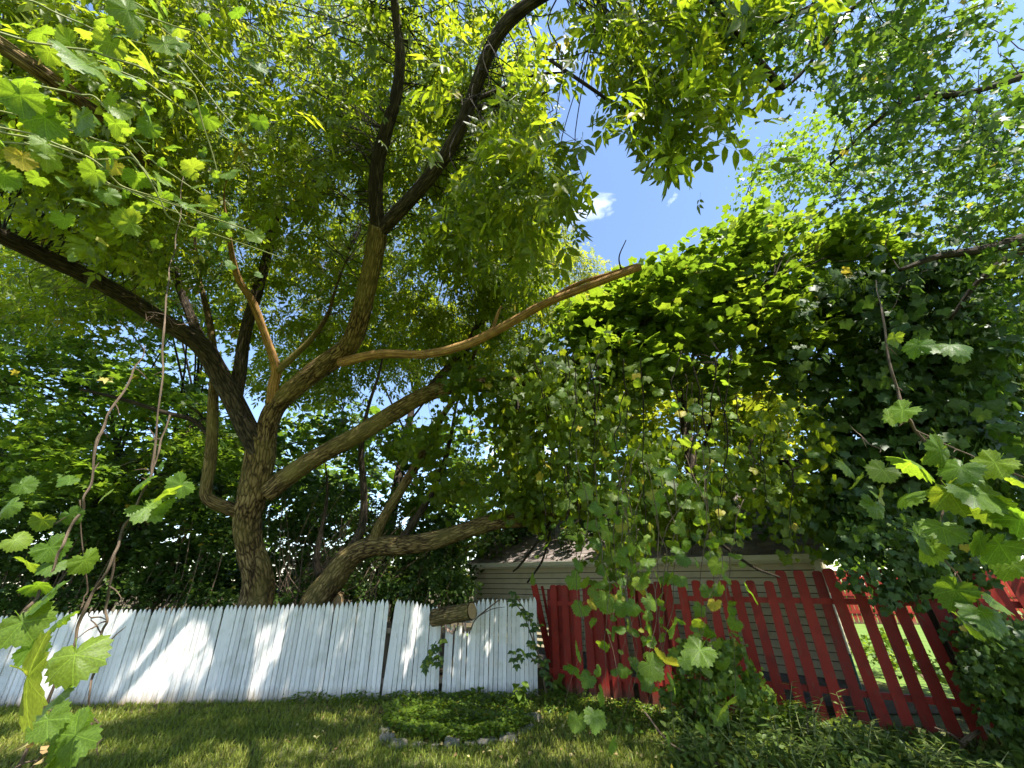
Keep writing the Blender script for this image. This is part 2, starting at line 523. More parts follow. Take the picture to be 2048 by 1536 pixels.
# ------------------------------------------------------------------ leaf templates
def folded(outline, mid, curl=-0.15, fold=0.18):
    """leaf from half an outline [(x,y)...] base to tip; folded along the midrib, tip curling down"""
    V = [(0, 0, 0)]
    for y in mid: V.append((0, y, curl * y * y))
    V.append((0, 1, curl))
    nm = len(V)
    T = []
    for sgn in (-1, 1):
        ids = []
        for x, y in outline:
            V.append((sgn * x, y, curl * y * y + fold * x))
            ids.append(len(V) - 1)
        spine = list(range(nm))
        chain = [0] + ids + [nm - 1]
        # triangulate strip between chain and spine by y
        i, j = 0, 0
        while i < len(chain) - 1 or j < nm - 1:
            if j >= nm - 1 or (i < len(chain) - 1 and V[chain[i + 1]][1] <= V[spine[j + 1]][1]):
                t = (spine[j], chain[i], chain[i + 1]); i += 1
            else:
                t = (spine[j], chain[i], spine[j + 1]); j += 1
            if len(set(t)) == 3:
                T.append(t if sgn < 0 else t[::-1])
    return np.array(V, float), np.array(T, int)


LANCE = folded([(0.17, 0.25), (0.2, 0.5), (0.09, 0.8)], [0.5])
LANCE2 = folded([(0.21, 0.3), (0.19, 0.62)], [], curl=-0.26)
LANCE1 = folded([(0.22, 0.42)], [], curl=-0.2)


def compound(n_pairs, tpl):
    V, T = [], []
    o = 0
    items = [(0, 0.95, 0, 0.62)]
    for i in range(n_pairs):
        yb = 0.85 - 0.33 * i
        for s in (-1, 1):
            items.append((s * 0.02, yb, s * math.radians(52 + 8 * i), 0.52 - 0.03 * i))
    tv, tt = tpl
    for k, (x, y, a, s) in enumerate(items):
        c, sn = math.cos(a), math.sin(a)
        w = tv * s
        r = np.stack((w[:, 0] * c + w[:, 1] * sn + x, -w[:, 0] * sn + w[:, 1] * c + y, w[:, 2] - 0.12 * (k % 2) * abs(sn) * w[:, 1]), -1)
        V.append(r); T.append(tt + o); o += len(tv)
    # rachis
    V.append(np.array([(-0.012, 0, 0), (0.012, 0, 0), (0, 1.0, 0)])); T.append(np.array([(0, 1, 2)]) + o)
    V = np.vstack(V); T = np.vstack(T)
    V[:, 2] -= 0.22 * (V[:, 1] / 1.5) ** 2
    return V, T


COMP5 = compound(2, LANCE2)
COMP3 = compound(1, LANCE2)
COMPL = compound(2, LANCE1)


def fan(polar, curl=-0.12, cup=0.1, seedv=0):
    """palmate leaf: petiole joint at the origin, tip towards +y; polar = [(degrees, radius)] for one half"""
    r_ = random.Random(seedv)
    pts = [(a, r) for a, r in polar] + [(-a, r) for a, r in polar[::-1] if 0 < a < 180]
    V = [(0, 0, 0)]
    for a, r in pts:
        t = math.radians(a)
        x, y = r * math.sin(t), r * math.cos(t)
        V.append((x, y, curl * (x * x + y * y) + cup * abs(x) * 0.5 + r_.uniform(-.03, .03)))
    n = len(pts)
    T = [(0, 1 + (i + 1) % n, 1 + i) for i in range(n)]
    return np.array(V, float), np.array(T, int)


MAPLE = fan([(0, 1.0), (22, 0.54), (50, 0.92), (74, 0.48), (106, 0.64), (180, 0.06)])
SIMPLE = fan([(0, 1.0), (34, 0.64), (75, 0.7), (128, 0.55), (180, 0.1)])
ROUND = fan([(0, 1.0), (52, 0.72), (120, 0.6), (180, 0.1)])


def grape_mesh(seedv, lobed=1.0):
    r_ = random.Random(seedv)
    n = 44
    pk = lambda a, c, w: math.exp(-((a - c) / w) ** 2)
    rings = (0.4, 0.75, 1.0)
    V, uv, Fc = [(0, 0, 0)], [(0, 0)], []
    ph = r_.uniform(0, 6)
    curl = r_.uniform(-0.5, -0.12); cup = r_.uniform(-0.1, 0.4)
    asym = r_.uniform(-0.08, 0.08)
    for ri in rings:
        for k in range(n):
            a = -180 + 360 * (k + 0.5) / n
            b = abs(a)
            r = 0.56 + lobed * (0.5 * pk(b, 0, 24) + 0.36 * pk(b, 62, 20)) + 0.22 * pk(b, 112, 28) + (1 - lobed) * 0.28 * pk(b, 30, 50)
            if b > 150: r *= 1 - 0.62 * (b - 150) / 30
            tooth = (0.075 if k % 2 else -0.035) * (1 if b < 165 else 0)
            rr = ri * (r + (tooth if ri == 1.0 else 0) + r_.uniform(-.012, .012)) * (1 + asym * math.sin(math.radians(a)))
            t = math.radians(a)
            x, y = rr * math.sin(t), rr * math.cos(t)
            z = curl * (x * x + y * y) + cup * abs(x) * 0.6 + 0.05 * ri * math.sin(3 * t + ph) + 0.03 * ri * math.sin(7 * t + 2 * ph)
            V.append((x, y, z)); uv.append((x, y))
    for k in range(n):
        k2 = (k + 1) % n
        Fc.append((0, 1 + k2, 1 + k))
        for j in range(len(rings) - 1):
            a0, b0 = 1 + j * n, 1 + (j + 1) * n
            Fc.append((a0 + k, a0 + k2, b0 + k2, b0 + k))
    # petiole
    b = len(V)
    for i in range(4):
        q = i / 3
        for k in range(3):
            a = 2 * math.pi * k / 3
            V.append((0.014 * math.cos(a), -0.5 * q, 0.014 * math.sin(a) - 0.02 + 0.18 * q * q)); uv.append((0, 0.05))
    for i in range(3):
        for k in range(3):
            Fc.append((b + i * 3 + k, b + i * 3 + (k + 1) % 3, b + i * 3 + 3 + (k + 1) % 3, b + i * 3 + 3 + k))
    mb = MB(); mb.add(V, Fc, uv)
    me = mb.mesh('grape_leaf', M['grape'], smooth=True)
    return me


GRAPE = [grape_mesh(i, l) for i, l in enumerate((0.6, 0.45, 0.38, 0.55, 0.3, 0.5))]


def grape_lite(seedv):
    return fan([(0, 1.0), (28, 0.68), (60, 0.88), (84, 0.62), (116, 0.68), (160, 0.42), (180, 0.08)], curl=-0.2, cup=0.2, seedv=seedv)


GL = grape_lite(3)
DENS = 1.5

# ------------------------------------------------------------------ crown carving: leaves cut out to open the sky gap and shape the sun patches
GAPS = [np.array([(1105, 215), (1150, 160), (1200, 140), (1215, 180), (1180, 240), (1230, 280), (1265, 285), (1275, 345), (1345, 360),
                  (1400, 330), (1440, 300), (1500, 270), (1545, 215), (1580, 240), (1545, 300), (1490, 335), (1450, 390), (1400, 410),
                  (1370, 455), (1340, 495), (1290, 530), (1230, 525), (1200, 485), (1150, 475), (1140, 430), (1195, 385), (1190, 335), (1130, 295)], float)]


def in_poly(px, py, poly):
    inside = np.zeros(len(px), bool)
    j = len(poly) - 1
    for i in range(len(poly)):
        xi, yi = poly[i]; xj, yj = poly[j]
        c = ((yi > py) != (yj > py)) & (px < (xj - xi) * (py - yi) / (yj - yi + 1e-12) + xi)
        inside ^= c
        j = i
    return inside


def vnoise(x, y, seed=0):
    def h(i, j):
        n = np.sin(i * 127.1 + j * 311.7 + seed * 17.3) * 43758.5453
        return n - np.floor(n)
    i, j = np.floor(x), np.floor(y)
    u, v = x - i, y - j
    u, v = u * u * (3 - 2 * u), v * v * (3 - 2 * v)
    return (h(i, j) * (1 - u) + h(i + 1, j) * u) * (1 - v) + (h(i, j + 1) * (1 - u) + h(i + 1, j + 1) * u) * v


# openings in the canopy the sun shines through, given by where the light lands: (x, y, z), radius in m, how open (0..1)
SUNHOLES = []
FPL = lambda x, y: None


def sun_hole(p, rx, rz, thr):
    SUNHOLES.append((np.asarray(p, float), rx, rz, thr))


def keep(pos, gapj=16):
    px, py, t = proj(pos)
    px = px + rng.normal(0, gapj, len(px)); py = py + rng.normal(0, gapj, len(py))
    k = np.ones(len(pos), bool)
    for g in GAPS:
        k &= ~(in_poly(px, py, g) & (t > 0.3))
    S = np.array(SUN)
    for p, rx, rz, thr in SUNHOLES:
        d = pos - p
        s = d @ S
        q = d - s[:, None] * S          # offset across the beam
        a = q[:, 0]; b = np.hypot(q[:, 1], q[:, 2]) * np.sign(q[:, 2])
        e = (a / rx) ** 2 + (b / rz) ** 2
        n = vnoise(a * 4.2 + 9, b * 4.2 + 4, 3) * 0.55 + vnoise(a * 9 + 2, b * 9, 5) * 0.45
        k &= ~((s > 0.15) & (e < 1.0) & (n > thr + 0.25 * e) & (rng.uniform(0, 1, len(e)) < 0.86))
    # the big limbs stand clear of leaves on the yard side
    for pts in CLEAR:
        for (x0, y0, t0, w0), (x1, y1, t1, w1) in zip(pts[:-1], pts[1:]):
            dx, dy = x1 - x0, y1 - y0
            q = np.clip(((px - x0) * dx + (py - y0) * dy) / (dx * dx + dy * dy), 0, 1)
            dist = np.hypot(px - x0 - q * dx, py - y0 - q * dy)
            k &= ~((dist < 0.5 * w0 + 20) & (t < t0 + q * (t1 - t0) + 0.1) & (t > 0.3) & (rng.uniform(0, 1, len(px)) < 0.8))
    return k


CLEAR = []


def sunny(p):
    S = np.array(SUN)
    for c, rx, rz, thr in SUNHOLES:
        d = np.asarray(p) - c
        t = d @ S
        if t < 0.15: continue
        q = d - t * S
        if (q[0] / rx) ** 2 + (q[1] ** 2 + q[2] ** 2) / rz ** 2 < 0.6 and thr < 0.4: return True
    return False



def ellipses(spec):
    """clump centres from [(px, py, rx, ry, t0, t1, n)]"""
    out = []
    for cx, cy_, rx, ry, t0, t1, n in spec:
        n = int(n * 1.6)
        a = rng.uniform(0, 2 * math.pi, n); r = np.sqrt(rng.uniform(0, 1, n))
        out.append(Pv(cx + rx * r * np.cos(a), cy_ + ry * r * np.sin(a), rng.uniform(t0, t1, n)))
    return np.vstack(out)


def foliage(centres, rad, per, tpl, size, style='flat', flat=0.5, jitter=16, stray=0.0):
    n = len(centres)
    per = per * DENS
    R = rng.uniform(0.6, 1.25, n) * rad
    cnt = np.maximum(3, (per * rng.uniform(0.55, 1.4, n) * (R / rad) ** 1.5)).astype(int)
    idx = np.repeat(np.arange(n), cnt)
    m = len(idx)
    off = rng.normal(0, 1, (m, 3)); off = norm(off) * (rng.uniform(0, 1, m) ** 0.45)[:, None]
    off[:, 2] *= flat
    # each clump is tipped its own way
    tilt = rng.normal(0, 0.35, (n, 2))[idx]
    off[:, 2] += off[:, 0] * tilt[:, 0] + off[:, 1] * tilt[:, 1]
    pos = centres[idx] + off * R[idx][:, None]
    rnd3 = rng.normal(0, 1, (m, 3))
    if style == 'droop':
        d = off * np.array((0.7, 0.7, 0.2)) + np.array((0, 0, -0.55)) + rnd3 * 0.33
        nn = rng.normal(0, 1, (m, 3)) * 0.6 + np.array((0, 0, 0.75)) + off * 0.5
    elif style == 'hang':
        d = rnd3 * 0.35 + np.array((0, 0, -1.0)) + off * 0.3
        nn = rng.normal(0, 1, (m, 3)) * 0.5 + np.array((0, -0.5, 0.6)) + off * 0.4
    elif style == 'layer':
        d = off * np.array((1, 1, 0.2)) + rnd3 * 0.5 + np.array((0, 0, -0.15))
        nn = rng.normal(0, 1, (m, 3)) * 0.3 + np.array((0, 0, 1.0))
    else:
        d = off * np.array((1, 1, 0.3)) + rnd3 * 0.55 + np.array((0, 0, -0.3))
        nn = rng.normal(0, 1, (m, 3)) * 0.5 + np.array((0, 0, 0.9)) + off * 0.3
    k = keep(pos, jitter)
    k &= keep(pos + norm(d) * size * (1.3 if len(tpl[0]) > 14 else 0.8), jitter)
    k &= pos[:, 2] > 0.05
    if stray: k |= rng.uniform(0, 1, m) < stray
    pos, d, nn = pos[k], d[k], nn[k]
    m = len(pos)
    crnd = rng.normal(0, 0.14, n)[idx][k]
    rv = np.clip(0.45 + crnd + rng.normal(0, 0.22, m), 0, 0.93)
    rv[rng.uniform(0, 1, m) < 0.006] = 1.0
    sc = size * rng.uniform(0.42, 1.34, m)
    return scatter(tpl[0], tpl[1], pos, frames(d, nn), sc, rv)


def crown_obj(name, parts, mat, parent, kind='stuff'):
    V, T, R = merge(parts)
    o = link(name, tri_mesh(name, V, T, mat, R), parent)
    o['kind'] = kind
    return o


def px_tube(mb, pts, sides=10, rough=0.06, sub=5, pre=None):
    """limb from [(px, py, t, width in px)]"""
    pp = [P(x, y, t) for x, y, t, w in pts]
    rr = []
    for i, (x, y, t, w) in enumerate(pts):
        a, b = pts[max(0, i - 1)], pts[min(len(pts) - 1, i + 1)]
        dx, dy = b[0] - a[0], b[1] - a[1]; q = math.hypot(dx, dy) + 1e-6
        w_ = ((x - 1024) * dy - (y - 768) * dx) / q / F
        rr.append(0.5 * w * t / F / math.sqrt(1 + w_ * w_) * 0.95)
    if pre is not None:
        pp = [np.asarray(p) for p, r in pre] + pp
        rr = [r for p, r in pre] + rr
    mb.tube(pp, rr, sides, rough, sub)


def limb(name, pts, parent, mat, sides=12, rough=0.06, sub=6, label=None):
    mb = MB(); px_tube(mb, pts, sides, rough, sub)
    o = mb.build(name, M[mat], parent, smooth=True)
    if label: o['label'] = label
    return o


def twiggery(parent, mat, starts, centres, r0=0.012, wob=0.12, name='twigs', sides=3):
    """thin branchlets from the limbs out to the leaf clumps"""
    mb = MB()
    starts = np.asarray(starts)
    pxy = proj(np.asarray(centres))
    ing = in_poly(pxy[0], pxy[1], GAPS[0]) & (pxy[2] > 0.3)
    centres = np.asarray(centres)[~ing]
    for c in centres:
        dd = np.linalg.norm(starts - c, axis=1) + rng.uniform(0, 0.6, len(starts))
        s = starts[int(np.argmin(dd))]
        L = np.linalg.norm(c - s)
        if L > 5: continue
        pts = [s]
        for q in (0.3, 0.6, 0.85):
            pts.append(s * (1 - q) + c * q + rng.normal(0, wob * min(L, 1.5), 3) * 0.6 + np.array((0, 0, 0.12 * L * math.sin(math.pi * q))))
        e = c + rng.normal(0, 0.12, 3)
        pts.append(e)
        r = r0 * (0.7 + 0.35 * L)
        mb.tube(pts, [r, r * .8, r * .6, r * .45, r * .2], sides, 0, 3, False)
    o = mb.build(name, M[mat], parent)
    o['kind'] = 'stuff'
    return o


def limb_points(lists, step=3):
    out = []
    for pts in lists:
        pp = np.array([P(x, y, t) for x, y, t, w in pts])
        for i in range(len(pp) - 1):
            for k in range(step):
                out.append(pp[i] * (1 - k / step) + pp[i + 1] * k / step)
        out.append(pp[-1])
    return np.array(out)

# ------------------------------------------------------------------ ground
def grid_ground(name, x0, x1, y0, y1, nx, ny, mat, amp=0.02, z0=0.0):
    xs, ys = np.linspace(x0, x1, nx), np.linspace(y0, y1, ny)
    X, Y = np.meshgrid(xs, ys)
    Z = z0 + amp * (vnoise(X * 0.9, Y * 0.9, 1) - 0.5) + amp * 0.5 * (vnoise(X * 3, Y * 3, 2) - 0.5)
    V = np.stack((X, Y, Z), -1).reshape(-1, 3)
    i = np.arange(ny - 1)[:, None] * nx + np.arange(nx - 1)[None]
    q = np.stack((i, i + 1, i + nx + 1, i + nx), -1).reshape(-1, 4)
    T = np.vstack((q[:, [0, 1, 2]], q[:, [0, 2, 3]]))
    return tag(link(name, tri_mesh(name, V, T, mat, smooth=True)), kind='structure')


grid_ground('ground', -150, 150, -60, 260, 40, 40, M['farlawn'], 0.0, -0.05)
grid_ground('yard_soil', -12, 7.0, -4, 9.5, 120, 90, M['soil'], 0.03, -0.005)

M['litter'] = rough_mat('woodland_litter', [(0.03, 0.025, 0.013), (0.06, 0.045, 0.022), (0.085, 0.07, 0.03)], 5, 0.95, 0.03)
grid_ground('woodland_floor', -60, 1.5, 9.5, 60, 60, 60, M['litter'], 0.2, -0.0)
grid_ground('shaded_ground', -12, 6.5, 7.0, 9.6, 40, 20, M['litter'], 0.02, 0.012)

# ------------------------------------------------------------------ white picket fence
FA, FB = G(30, 1415), G(1075, 1396)
fd = norm(FB - FA)
fn = np.array((fd[1], -fd[0], 0.0))            # towards the yard
LEAN = math.radians(6.0)
fz = np.array((0, 0, 1.0)) * math.cos(LEAN) + fn * math.sin(LEAN)


def rise_to(base, up, ytarget):
    lo, hi = 0.2, 3.0
    for _ in range(30):
        m = (lo + hi) / 2
        if proj((base + up * m)[None])[1][0] > ytarget: lo = m
        else: hi = m
    return lo


PW, PT = 0.066, 0.019


def picket_mesh(h, tip=0.1, jag=None, w=PW):
    mb = MB()
    if jag is None:
        prof = [(-w / 2, -0.05), (w / 2, -0.05), (w / 2, h - tip), (w * 0.42, h - tip * 0.62), (w * 0.24, h - tip * 0.25), (w * 0.06, h), (-w * 0.06, h), (-w * 0.24, h - tip * 0.25), (-w * 0.42, h - tip * 0.62), (-w / 2, h - tip)]
    else:
        r_ = random.Random(jag)
        n = 6
        prof = [(-w / 2, -0.05), (w / 2, -0.05)] + [(w / 2 - w * i / (n - 1), h - r_.uniform(0, 0.13)) for i in range(n)]
    n = len(prof)
    b = 0.003
    V = [(x, -PT / 2, z) for x, z in prof] + [(x, PT / 2, z) for x, z in prof]
    Fc = [tuple(range(n)), tuple(range(2 * n - 1, n - 1, -1))] + [(i, i + n, (i + 1) % n + n, (i + 1) % n) for i in range(n)]
    mb.add(V, Fc)
    return mb.mesh('picket', M['white'])


wf = empty('white_picket_fence', FA - fd * 2, 'weathered white stockade fence of narrow pointed pickets, broken in one spot', 'fence')
HS = [1.06 + 0.02 * i for i in range(26)]
PM = {}
# top edge of the fence as (pixel x, pixel y)
TOPX = [-400, 0, 200, 350, 600, 760, 805, 840, 878, 886, 950, 972, 1075]
TOPY = [1246, 1229, 1219, 1213, 1207, 1200, 1200, 1206, 1217, 1222, 1206, 1198, 1196]
s_, i_ = -2.2, 0
L_total = np.linalg.norm(FB - FA)
frng = random.Random(11)
gone1 = gone2 = False
while s_ < L_total + 0.0:
    base = FA + fd * s_
    pxb = proj(base[None])[0][0]
    tilt = frng.gauss(0, 0.0035)
    dy = 0.0
    if not gone1 and pxb > 757:          # open joint between two sections
        s_ += 0.028; gone1 = True; continue
    if 757 < pxb < 872:
        q = (pxb - 757) / 115
        tilt += 0.035 * (1 - q) + (0.02 if q < 0.09 else 0)
        if q > 0.8: tilt -= 0.03 * (q - 0.8) / 0.2
        dy = 0.03 * math.sin(q * 5)
    if not gone2 and pxb > 872:
        s_ += 0.045; gone2 = True; continue
    ytop = np.interp(pxb + 8, TOPX, TOPY)
    jag = None
    h = rise_to(base, fz, ytop) + frng.gauss(0, 0.006)
    if 890 < pxb < 942:
        jag = i_; h = rise_to(base, fz, frng.choice((1246, 1254, 1258, 1250)))
        tilt += frng.gauss(0, 0.012)
    if jag is None:
        key = round(h / 0.02)
        if key not in PM: PM[key] = [picket_mesh(key * 0.02), picket_mesh(key * 0.02 - 0.004, tip=0.115), picket_mesh(key * 0.02 + 0.003, tip=0.09)]
        me = frng.choice(PM[key])
    else:
        me = picket_mesh(h, jag=jag)
    rx = Matrix(((fd[0], -fn[0], 0, 0), (fd[1], -fn[1], 0, 0), (0, 0, 1, 0), (0, 0, 0, 1)))
    mw = Matrix.Translation(Vector(base + fn * (dy + frng.gauss(0, 0.0025)))) @ rx @ Matrix.Rotation(LEAN + frng.gauss(0, 0.004), 4, 'X') @ Matrix.Rotation(tilt, 4, 'Y') @ Matrix.Rotation(frng.gauss(0, 0.04), 4, 'Z')
    link('picket', me, wf, mw)
    s_ += PW + 0.006 + abs(frng.gauss(0, 0.003)); i_ += 1
for hz in (0.25, 0.95):
    for a, b in ((-2.2, (757 - 30) / 1045 * L_total), ((762 - 30) / 1045 * L_total, L_total)):
        mb = MB(); c = FA + fd * (a + b) / 2 + fz * hz - fn * 0.045
        mb.box(c, fd * (b - a) / 2, fn * 0.02, fz * 0.04)
        mb.build('rail', M['grey_wood'], wf)
for q in np.linspace(-2.0, L_total - 0.1, 5):
    mb = MB(); c = FA + fd * q - fn * 0.11
    mb.box(c + np.array((0, 0, 0.5)), fd * 0.045, fn * 0.045, np.array((0, 0, 0.55)))
    mb.build('post', M['grey_wood'], wf)

# ------------------------------------------------------------------ red board fence
RA, RB = G(1098, 1385), G(1930, 1500)
rd = norm(RB - RA); rd[2] = 0; rd = norm(rd)
rn = np.array((rd[1], -rd[0], 0.0))
if rn[1] > 0: rn = -rn
UP = np.array((0, 0, 1.0))


def board_mesh(w, h, th=0.019, ear=0.035):
    mb = MB()
    prof = [(-w / 2, -0.04), (w / 2, -0.04), (w / 2, h - ear), (w / 2 - ear * 0.3, h - ear * 0.35), (w / 2 - ear, h), (-w / 2 + ear, h), (-w / 2 + ear * 0.3, h - ear * 0.35), (-w / 2, h - ear)]
    n = len(prof)
    V = [(x, -th / 2, z) for x, z in prof] + [(x, th / 2, z) for x, z in prof]
    mb.add(V, [tuple(range(n)), tuple(range(2 * n - 1, n - 1, -1))] + [(i, i + n, (i + 1) % n + n, (i + 1) % n) for i in range(n)])
    return mb.mesh('board', M['red'])


rf = empty('red_board_fence', RA, 'dark red board fence with gaps between dog-eared boards, hung with grapevine', 'fence')
RTX = [1060, 1180, 1290, 1420, 1530, 1556, 1570, 1700, 1850, 2100]
RTY = [1172, 1168, 1165, 1160, 1160, 1160, 1143, 1139, 1137, 1120]
BMs = {}
Lr = np.linalg.norm(RB - RA)
s_ = 0.16
rmat = Matrix(((rd[0], -rn[0], 0, 0), (rd[1], -rn[1], 0, 0), (0, 0, 1, 0), (0, 0, 0, 1)))
k_ = 0
while s_ < Lr + 2.4:
    base = RA + rd * s_
    pxb, _, tb = proj((base + UP * 1.5)[None])
    h = rise_to(base, UP, np.interp(pxb[0], RTX, RTY)) + frng.gauss(0, 0.008)
    if pxb[0] > 2000: h = 1.85 + frng.gauss(0, 0.01)
    key = (round(h / 0.01), frng.choice((0.122, 0.128, 0.134)))
    if key not in BMs: BMs[key] = board_mesh(key[1], key[0] * 0.01)
    mw = Matrix.Translation(Vector(base)) @ rmat @ Matrix.Rotation(frng.gauss(0.004, 0.014) - 0.065 * min(1, max(0, (pxb[0] - 1650) / 200)), 4, 'Y') @ Matrix.Rotation(frng.gauss(0, 0.02), 4, 'X') @ Matrix.Rotation(frng.gauss(0, 0.03), 4, 'Z')
    link('board', BMs[key], rf, mw)
    if s_ < 2.3:       # boards on the far face close the gaps at this end
        mw = Matrix.Translation(Vector(base + rd * 0.1 - rn * 0.075)) @ rmat @ Matrix.Rotation(frng.gauss(0, 0.012), 4, 'Y')
        if k_ % 4 != 2: link('board', BMs[key], rf, mw)
    s_ += frng.uniform(0.192, 0.212); k_ += 1
for hz in (0.3, 1.32):
    for a, b in ((0.02, 2.42), (2.43, 4.9), (4.91, Lr + 2.4)):
        mb = MB(); mb.box(RA + rd * (a + b) / 2 + UP * (hz + (0.12 if a > 2 else 0)) - rn * 0.036, rd * (b - a) / 2, rn * 0.019, UP * 0.036)
        mb.build('rail', M['red'], rf)
for a in (0.05, 2.425, 4.905, Lr + 2.3):
    mb = MB(); mb.box(RA + rd * a + UP * 0.75 - rn * 0.105, rd * 0.045, rn * 0.045, UP * 0.8)
    mb.build('post', M['red'], rf)
# two loose boards leaning in the corner where the fences meet
for j, (xa, ya, xb, yb, dd, w, lab) in enumerate(((1068, 1170, 1112, 1372, 0.02, 0.12, 'loose red board leaning beside the last white picket'),
                                            (1084, 1172, 1122, 1368, -0.03, 0.05, 'narrow red strip of wood leaning behind the loose red board'))):
    p0 = G(xb, yb); p1 = p0 + UP * 1.0
    tt = CP * p0[1] + SP * (p0[2] - CAMZ)
    p1 = P(xa, ya, tt + 0.55)
    ax = norm(p1 - p0); sx = norm(np.cross(np.array((0.2, 1, 0)), ax)); ny = np.cross(ax, sx)
    mb = MB(); mb.box((p0 + p1) / 2, sx * w / 2, ny * 0.01, ax * np.linalg.norm(p1 - p0) / 2)
    tag(mb.build('loose_board', M['red']), lab, 'board')
# green metal stake against the red fence
mb = MB()
p0, p1 = G(1744, 1445), None
p0 = p0 + rn * 0.03
p1 = p0 + UP * rise_to(p0, UP, 1308)
mb.tube([p0 - UP * 0.1, p1], [0.014, 0.014], 8, 0, 1)
tag(mb.build('metal_stake', M['green_metal'], smooth=True), 'thin green metal stake standing between two red fence boards', 'stake')

# ------------------------------------------------------------------ garage
GL_, GR_ = P(951, 1150, 10.4), P(1627, 1100, 6.55)
GL_[2] = GR_[2] = 0
gd = norm(GR_ - GL_); gb = np.array((-gd[1], gd[0], 0.0))
if gb[1] < 0: gb = -gb
gn = -gb
GW = np.linalg.norm(GR_ - GL_); GDp = 4.6; EAVE = 2.16; PITCHR = math.radians(33)
RIDGE = EAVE + GDp / 2 * math.tan(PITCHR)
gar = empty('garage', (GL_ + GR_) / 2 + gb * GDp / 2, 'small tan clapboard garage behind the red fence, roof buried under vines', 'garage')
corn = [GL_, GR_, GR_ + gb * GDp, GL_ + gb * GDp]
mb = MB()
fz0, ex = 0.35, 0.115
V = [c + UP * fz0 for c in corn] + [c + UP * (EAVE - 0.004) for c in corn]
mb.add(V, [(0, 1, 5, 4), (1, 2, 6, 5), (2, 3, 7, 6), (3, 0, 4, 7)])
for c0, c1 in ((corn[1], corn[2]), (corn[3], corn[0])):
    m_ = (c0 + c1) / 2
    mb.add([c0 + UP * (EAVE - .004), c1 + UP * (EAVE - .004), m_ + UP * (RIDGE - .05)], [(0, 1, 2)])
wall = mb.build('wall', M['lap_shade'], gar)
mb = MB()
ct = (corn[0] + corn[2]) / 2
mb.box(ct + UP * (fz0 / 2 - 0.03), gd * (GW / 2 + 0.01), gb * (GDp / 2 + 0.01), UP * (fz0 / 2 + 0.03))
mb.build('foundation', M['block'], gar)


def clap(p0, p1, nrm, z, hgt, par):
    """one clapboard: a thin wedge, thick at its lower edge"""
    mb = MB()
    a, b = p0 + UP * z, p1 + UP * z
    V = [a + nrm * 0.034 + UP * 0.014, b + nrm * 0.034 + UP * 0.014, b + nrm * 0.012 + UP * hgt, a + nrm * 0.012 + UP * hgt, a + nrm * 0.006 + UP * 0.018, b + nrm * 0.006 + UP * 0.018]
    mb.add(V, [(0, 1, 2, 3), (4, 5, 1, 0), (0, 3, 4), (1, 5, 2)])
    mb.build('clapboard', M['siding'], par)


z = fz0
while z < EAVE - 0.05:
    clap(GL_ + gd * 0.05, GR_ - gd * 0.05, gn, z, min(ex, EAVE - z), wall); z += ex
z = fz0
while z < RIDGE - 0.15:
    f = max(0.0, (z + ex - EAVE) / math.tan(PITCHR))
    if GDp / 2 - f > 0.1:
        clap(GR_ + gb * (0.05 + f), GR_ + gb * (GDp - 0.05 - f), gd, z, ex, wall)
    z += ex
for c, o1, o2 in ((GL_, -1, 1), (GR_, 1, 1)):
    mb = MB(); mb.box(c + gn * 0.012 + gd * (-o1 * 0.03) + UP * (fz0 + (EAVE - fz0) / 2), gd * 0.045, gn * 0.014, UP * ((EAVE - fz0) / 2))
    mb.build('corner_board', M['trim'], gar)
mb = MB(); mb.box(GR_ + gd * 0.014 + gb * 0.035 + UP * (fz0 + (EAVE - fz0) / 2), gb * 0.045, gd * 0.012, UP * ((EAVE - fz0) / 2)); mb.build('corner_board', M['trim'], gar)
# roof deck, fascia, gutter, rake boards, downpipe
OV = 0.14
sl = norm(gb * math.cos(PITCHR) + UP * math.sin(PITCHR))
rnrm = norm(-gb * math.sin(PITCHR) + UP * math.cos(PITCHR))
SLn = (GDp / 2 + OV) / math.cos(PITCHR)
e0 = GL_ - gd * OV + gn * OV + UP * (EAVE - OV * math.tan(PITCHR) + 0.03)
e1 = GR_ + gd * OV + gn * OV + UP * (EAVE - OV * math.tan(PITCHR) + 0.03)
mb = MB()
r0, r1 = e0 + sl * SLn, e1 + sl * SLn
bk = gb * (GDp + 2 * OV)
dn = -rnrm * 0.03
dn2 = -norm(gb * math.sin(PITCHR) + UP * math.cos(PITCHR)) * 0.03
mb.add([e0, e1, r1, r0, e0 + dn, e1 + dn, r1 + dn, r0 + dn, e0 + bk, e1 + bk],
       [(0, 1, 2, 3), (7, 6, 5, 4), (0, 4, 5, 1), (1, 5, 6, 2), (0, 3, 7, 4), (3, 2, 9, 8)])
roof = mb.build('roof', M['shingle'], gar)
mb = MB(); mb.box((e0 + e1) / 2 - UP * 0.075 + gb * 0.012, gd * (GW / 2 + OV), gb * 0.01, UP * 0.065); mb.build('fascia', M['trim'], gar)
mb = MB()
prof = [(0, 0.05), (0.0, -0.04), (0.03, -0.06), (0.075, -0.06), (0.1, -0.03), (0.1, 0.035), (0.112, 0.035), (0.112, 0.05), (0.092, 0.05), (0.092, -0.02), (0.07, -0.048), (0.03, -0.048), (0.012, -0.03), (0.012, 0.05)]
V = []
for q in (e0 + gd * -0.02, e1 + gd * 0.02):
    V += [q + gn * (x + 0.002) + UP * (zz - 0.055) for x, zz in prof]
n = len(prof)
mb.add(V, [(i, (i + 1) % n, (i + 1) % n + n, i + n) for i in range(n)])
mb.build('gutter', M['trim'], gar)
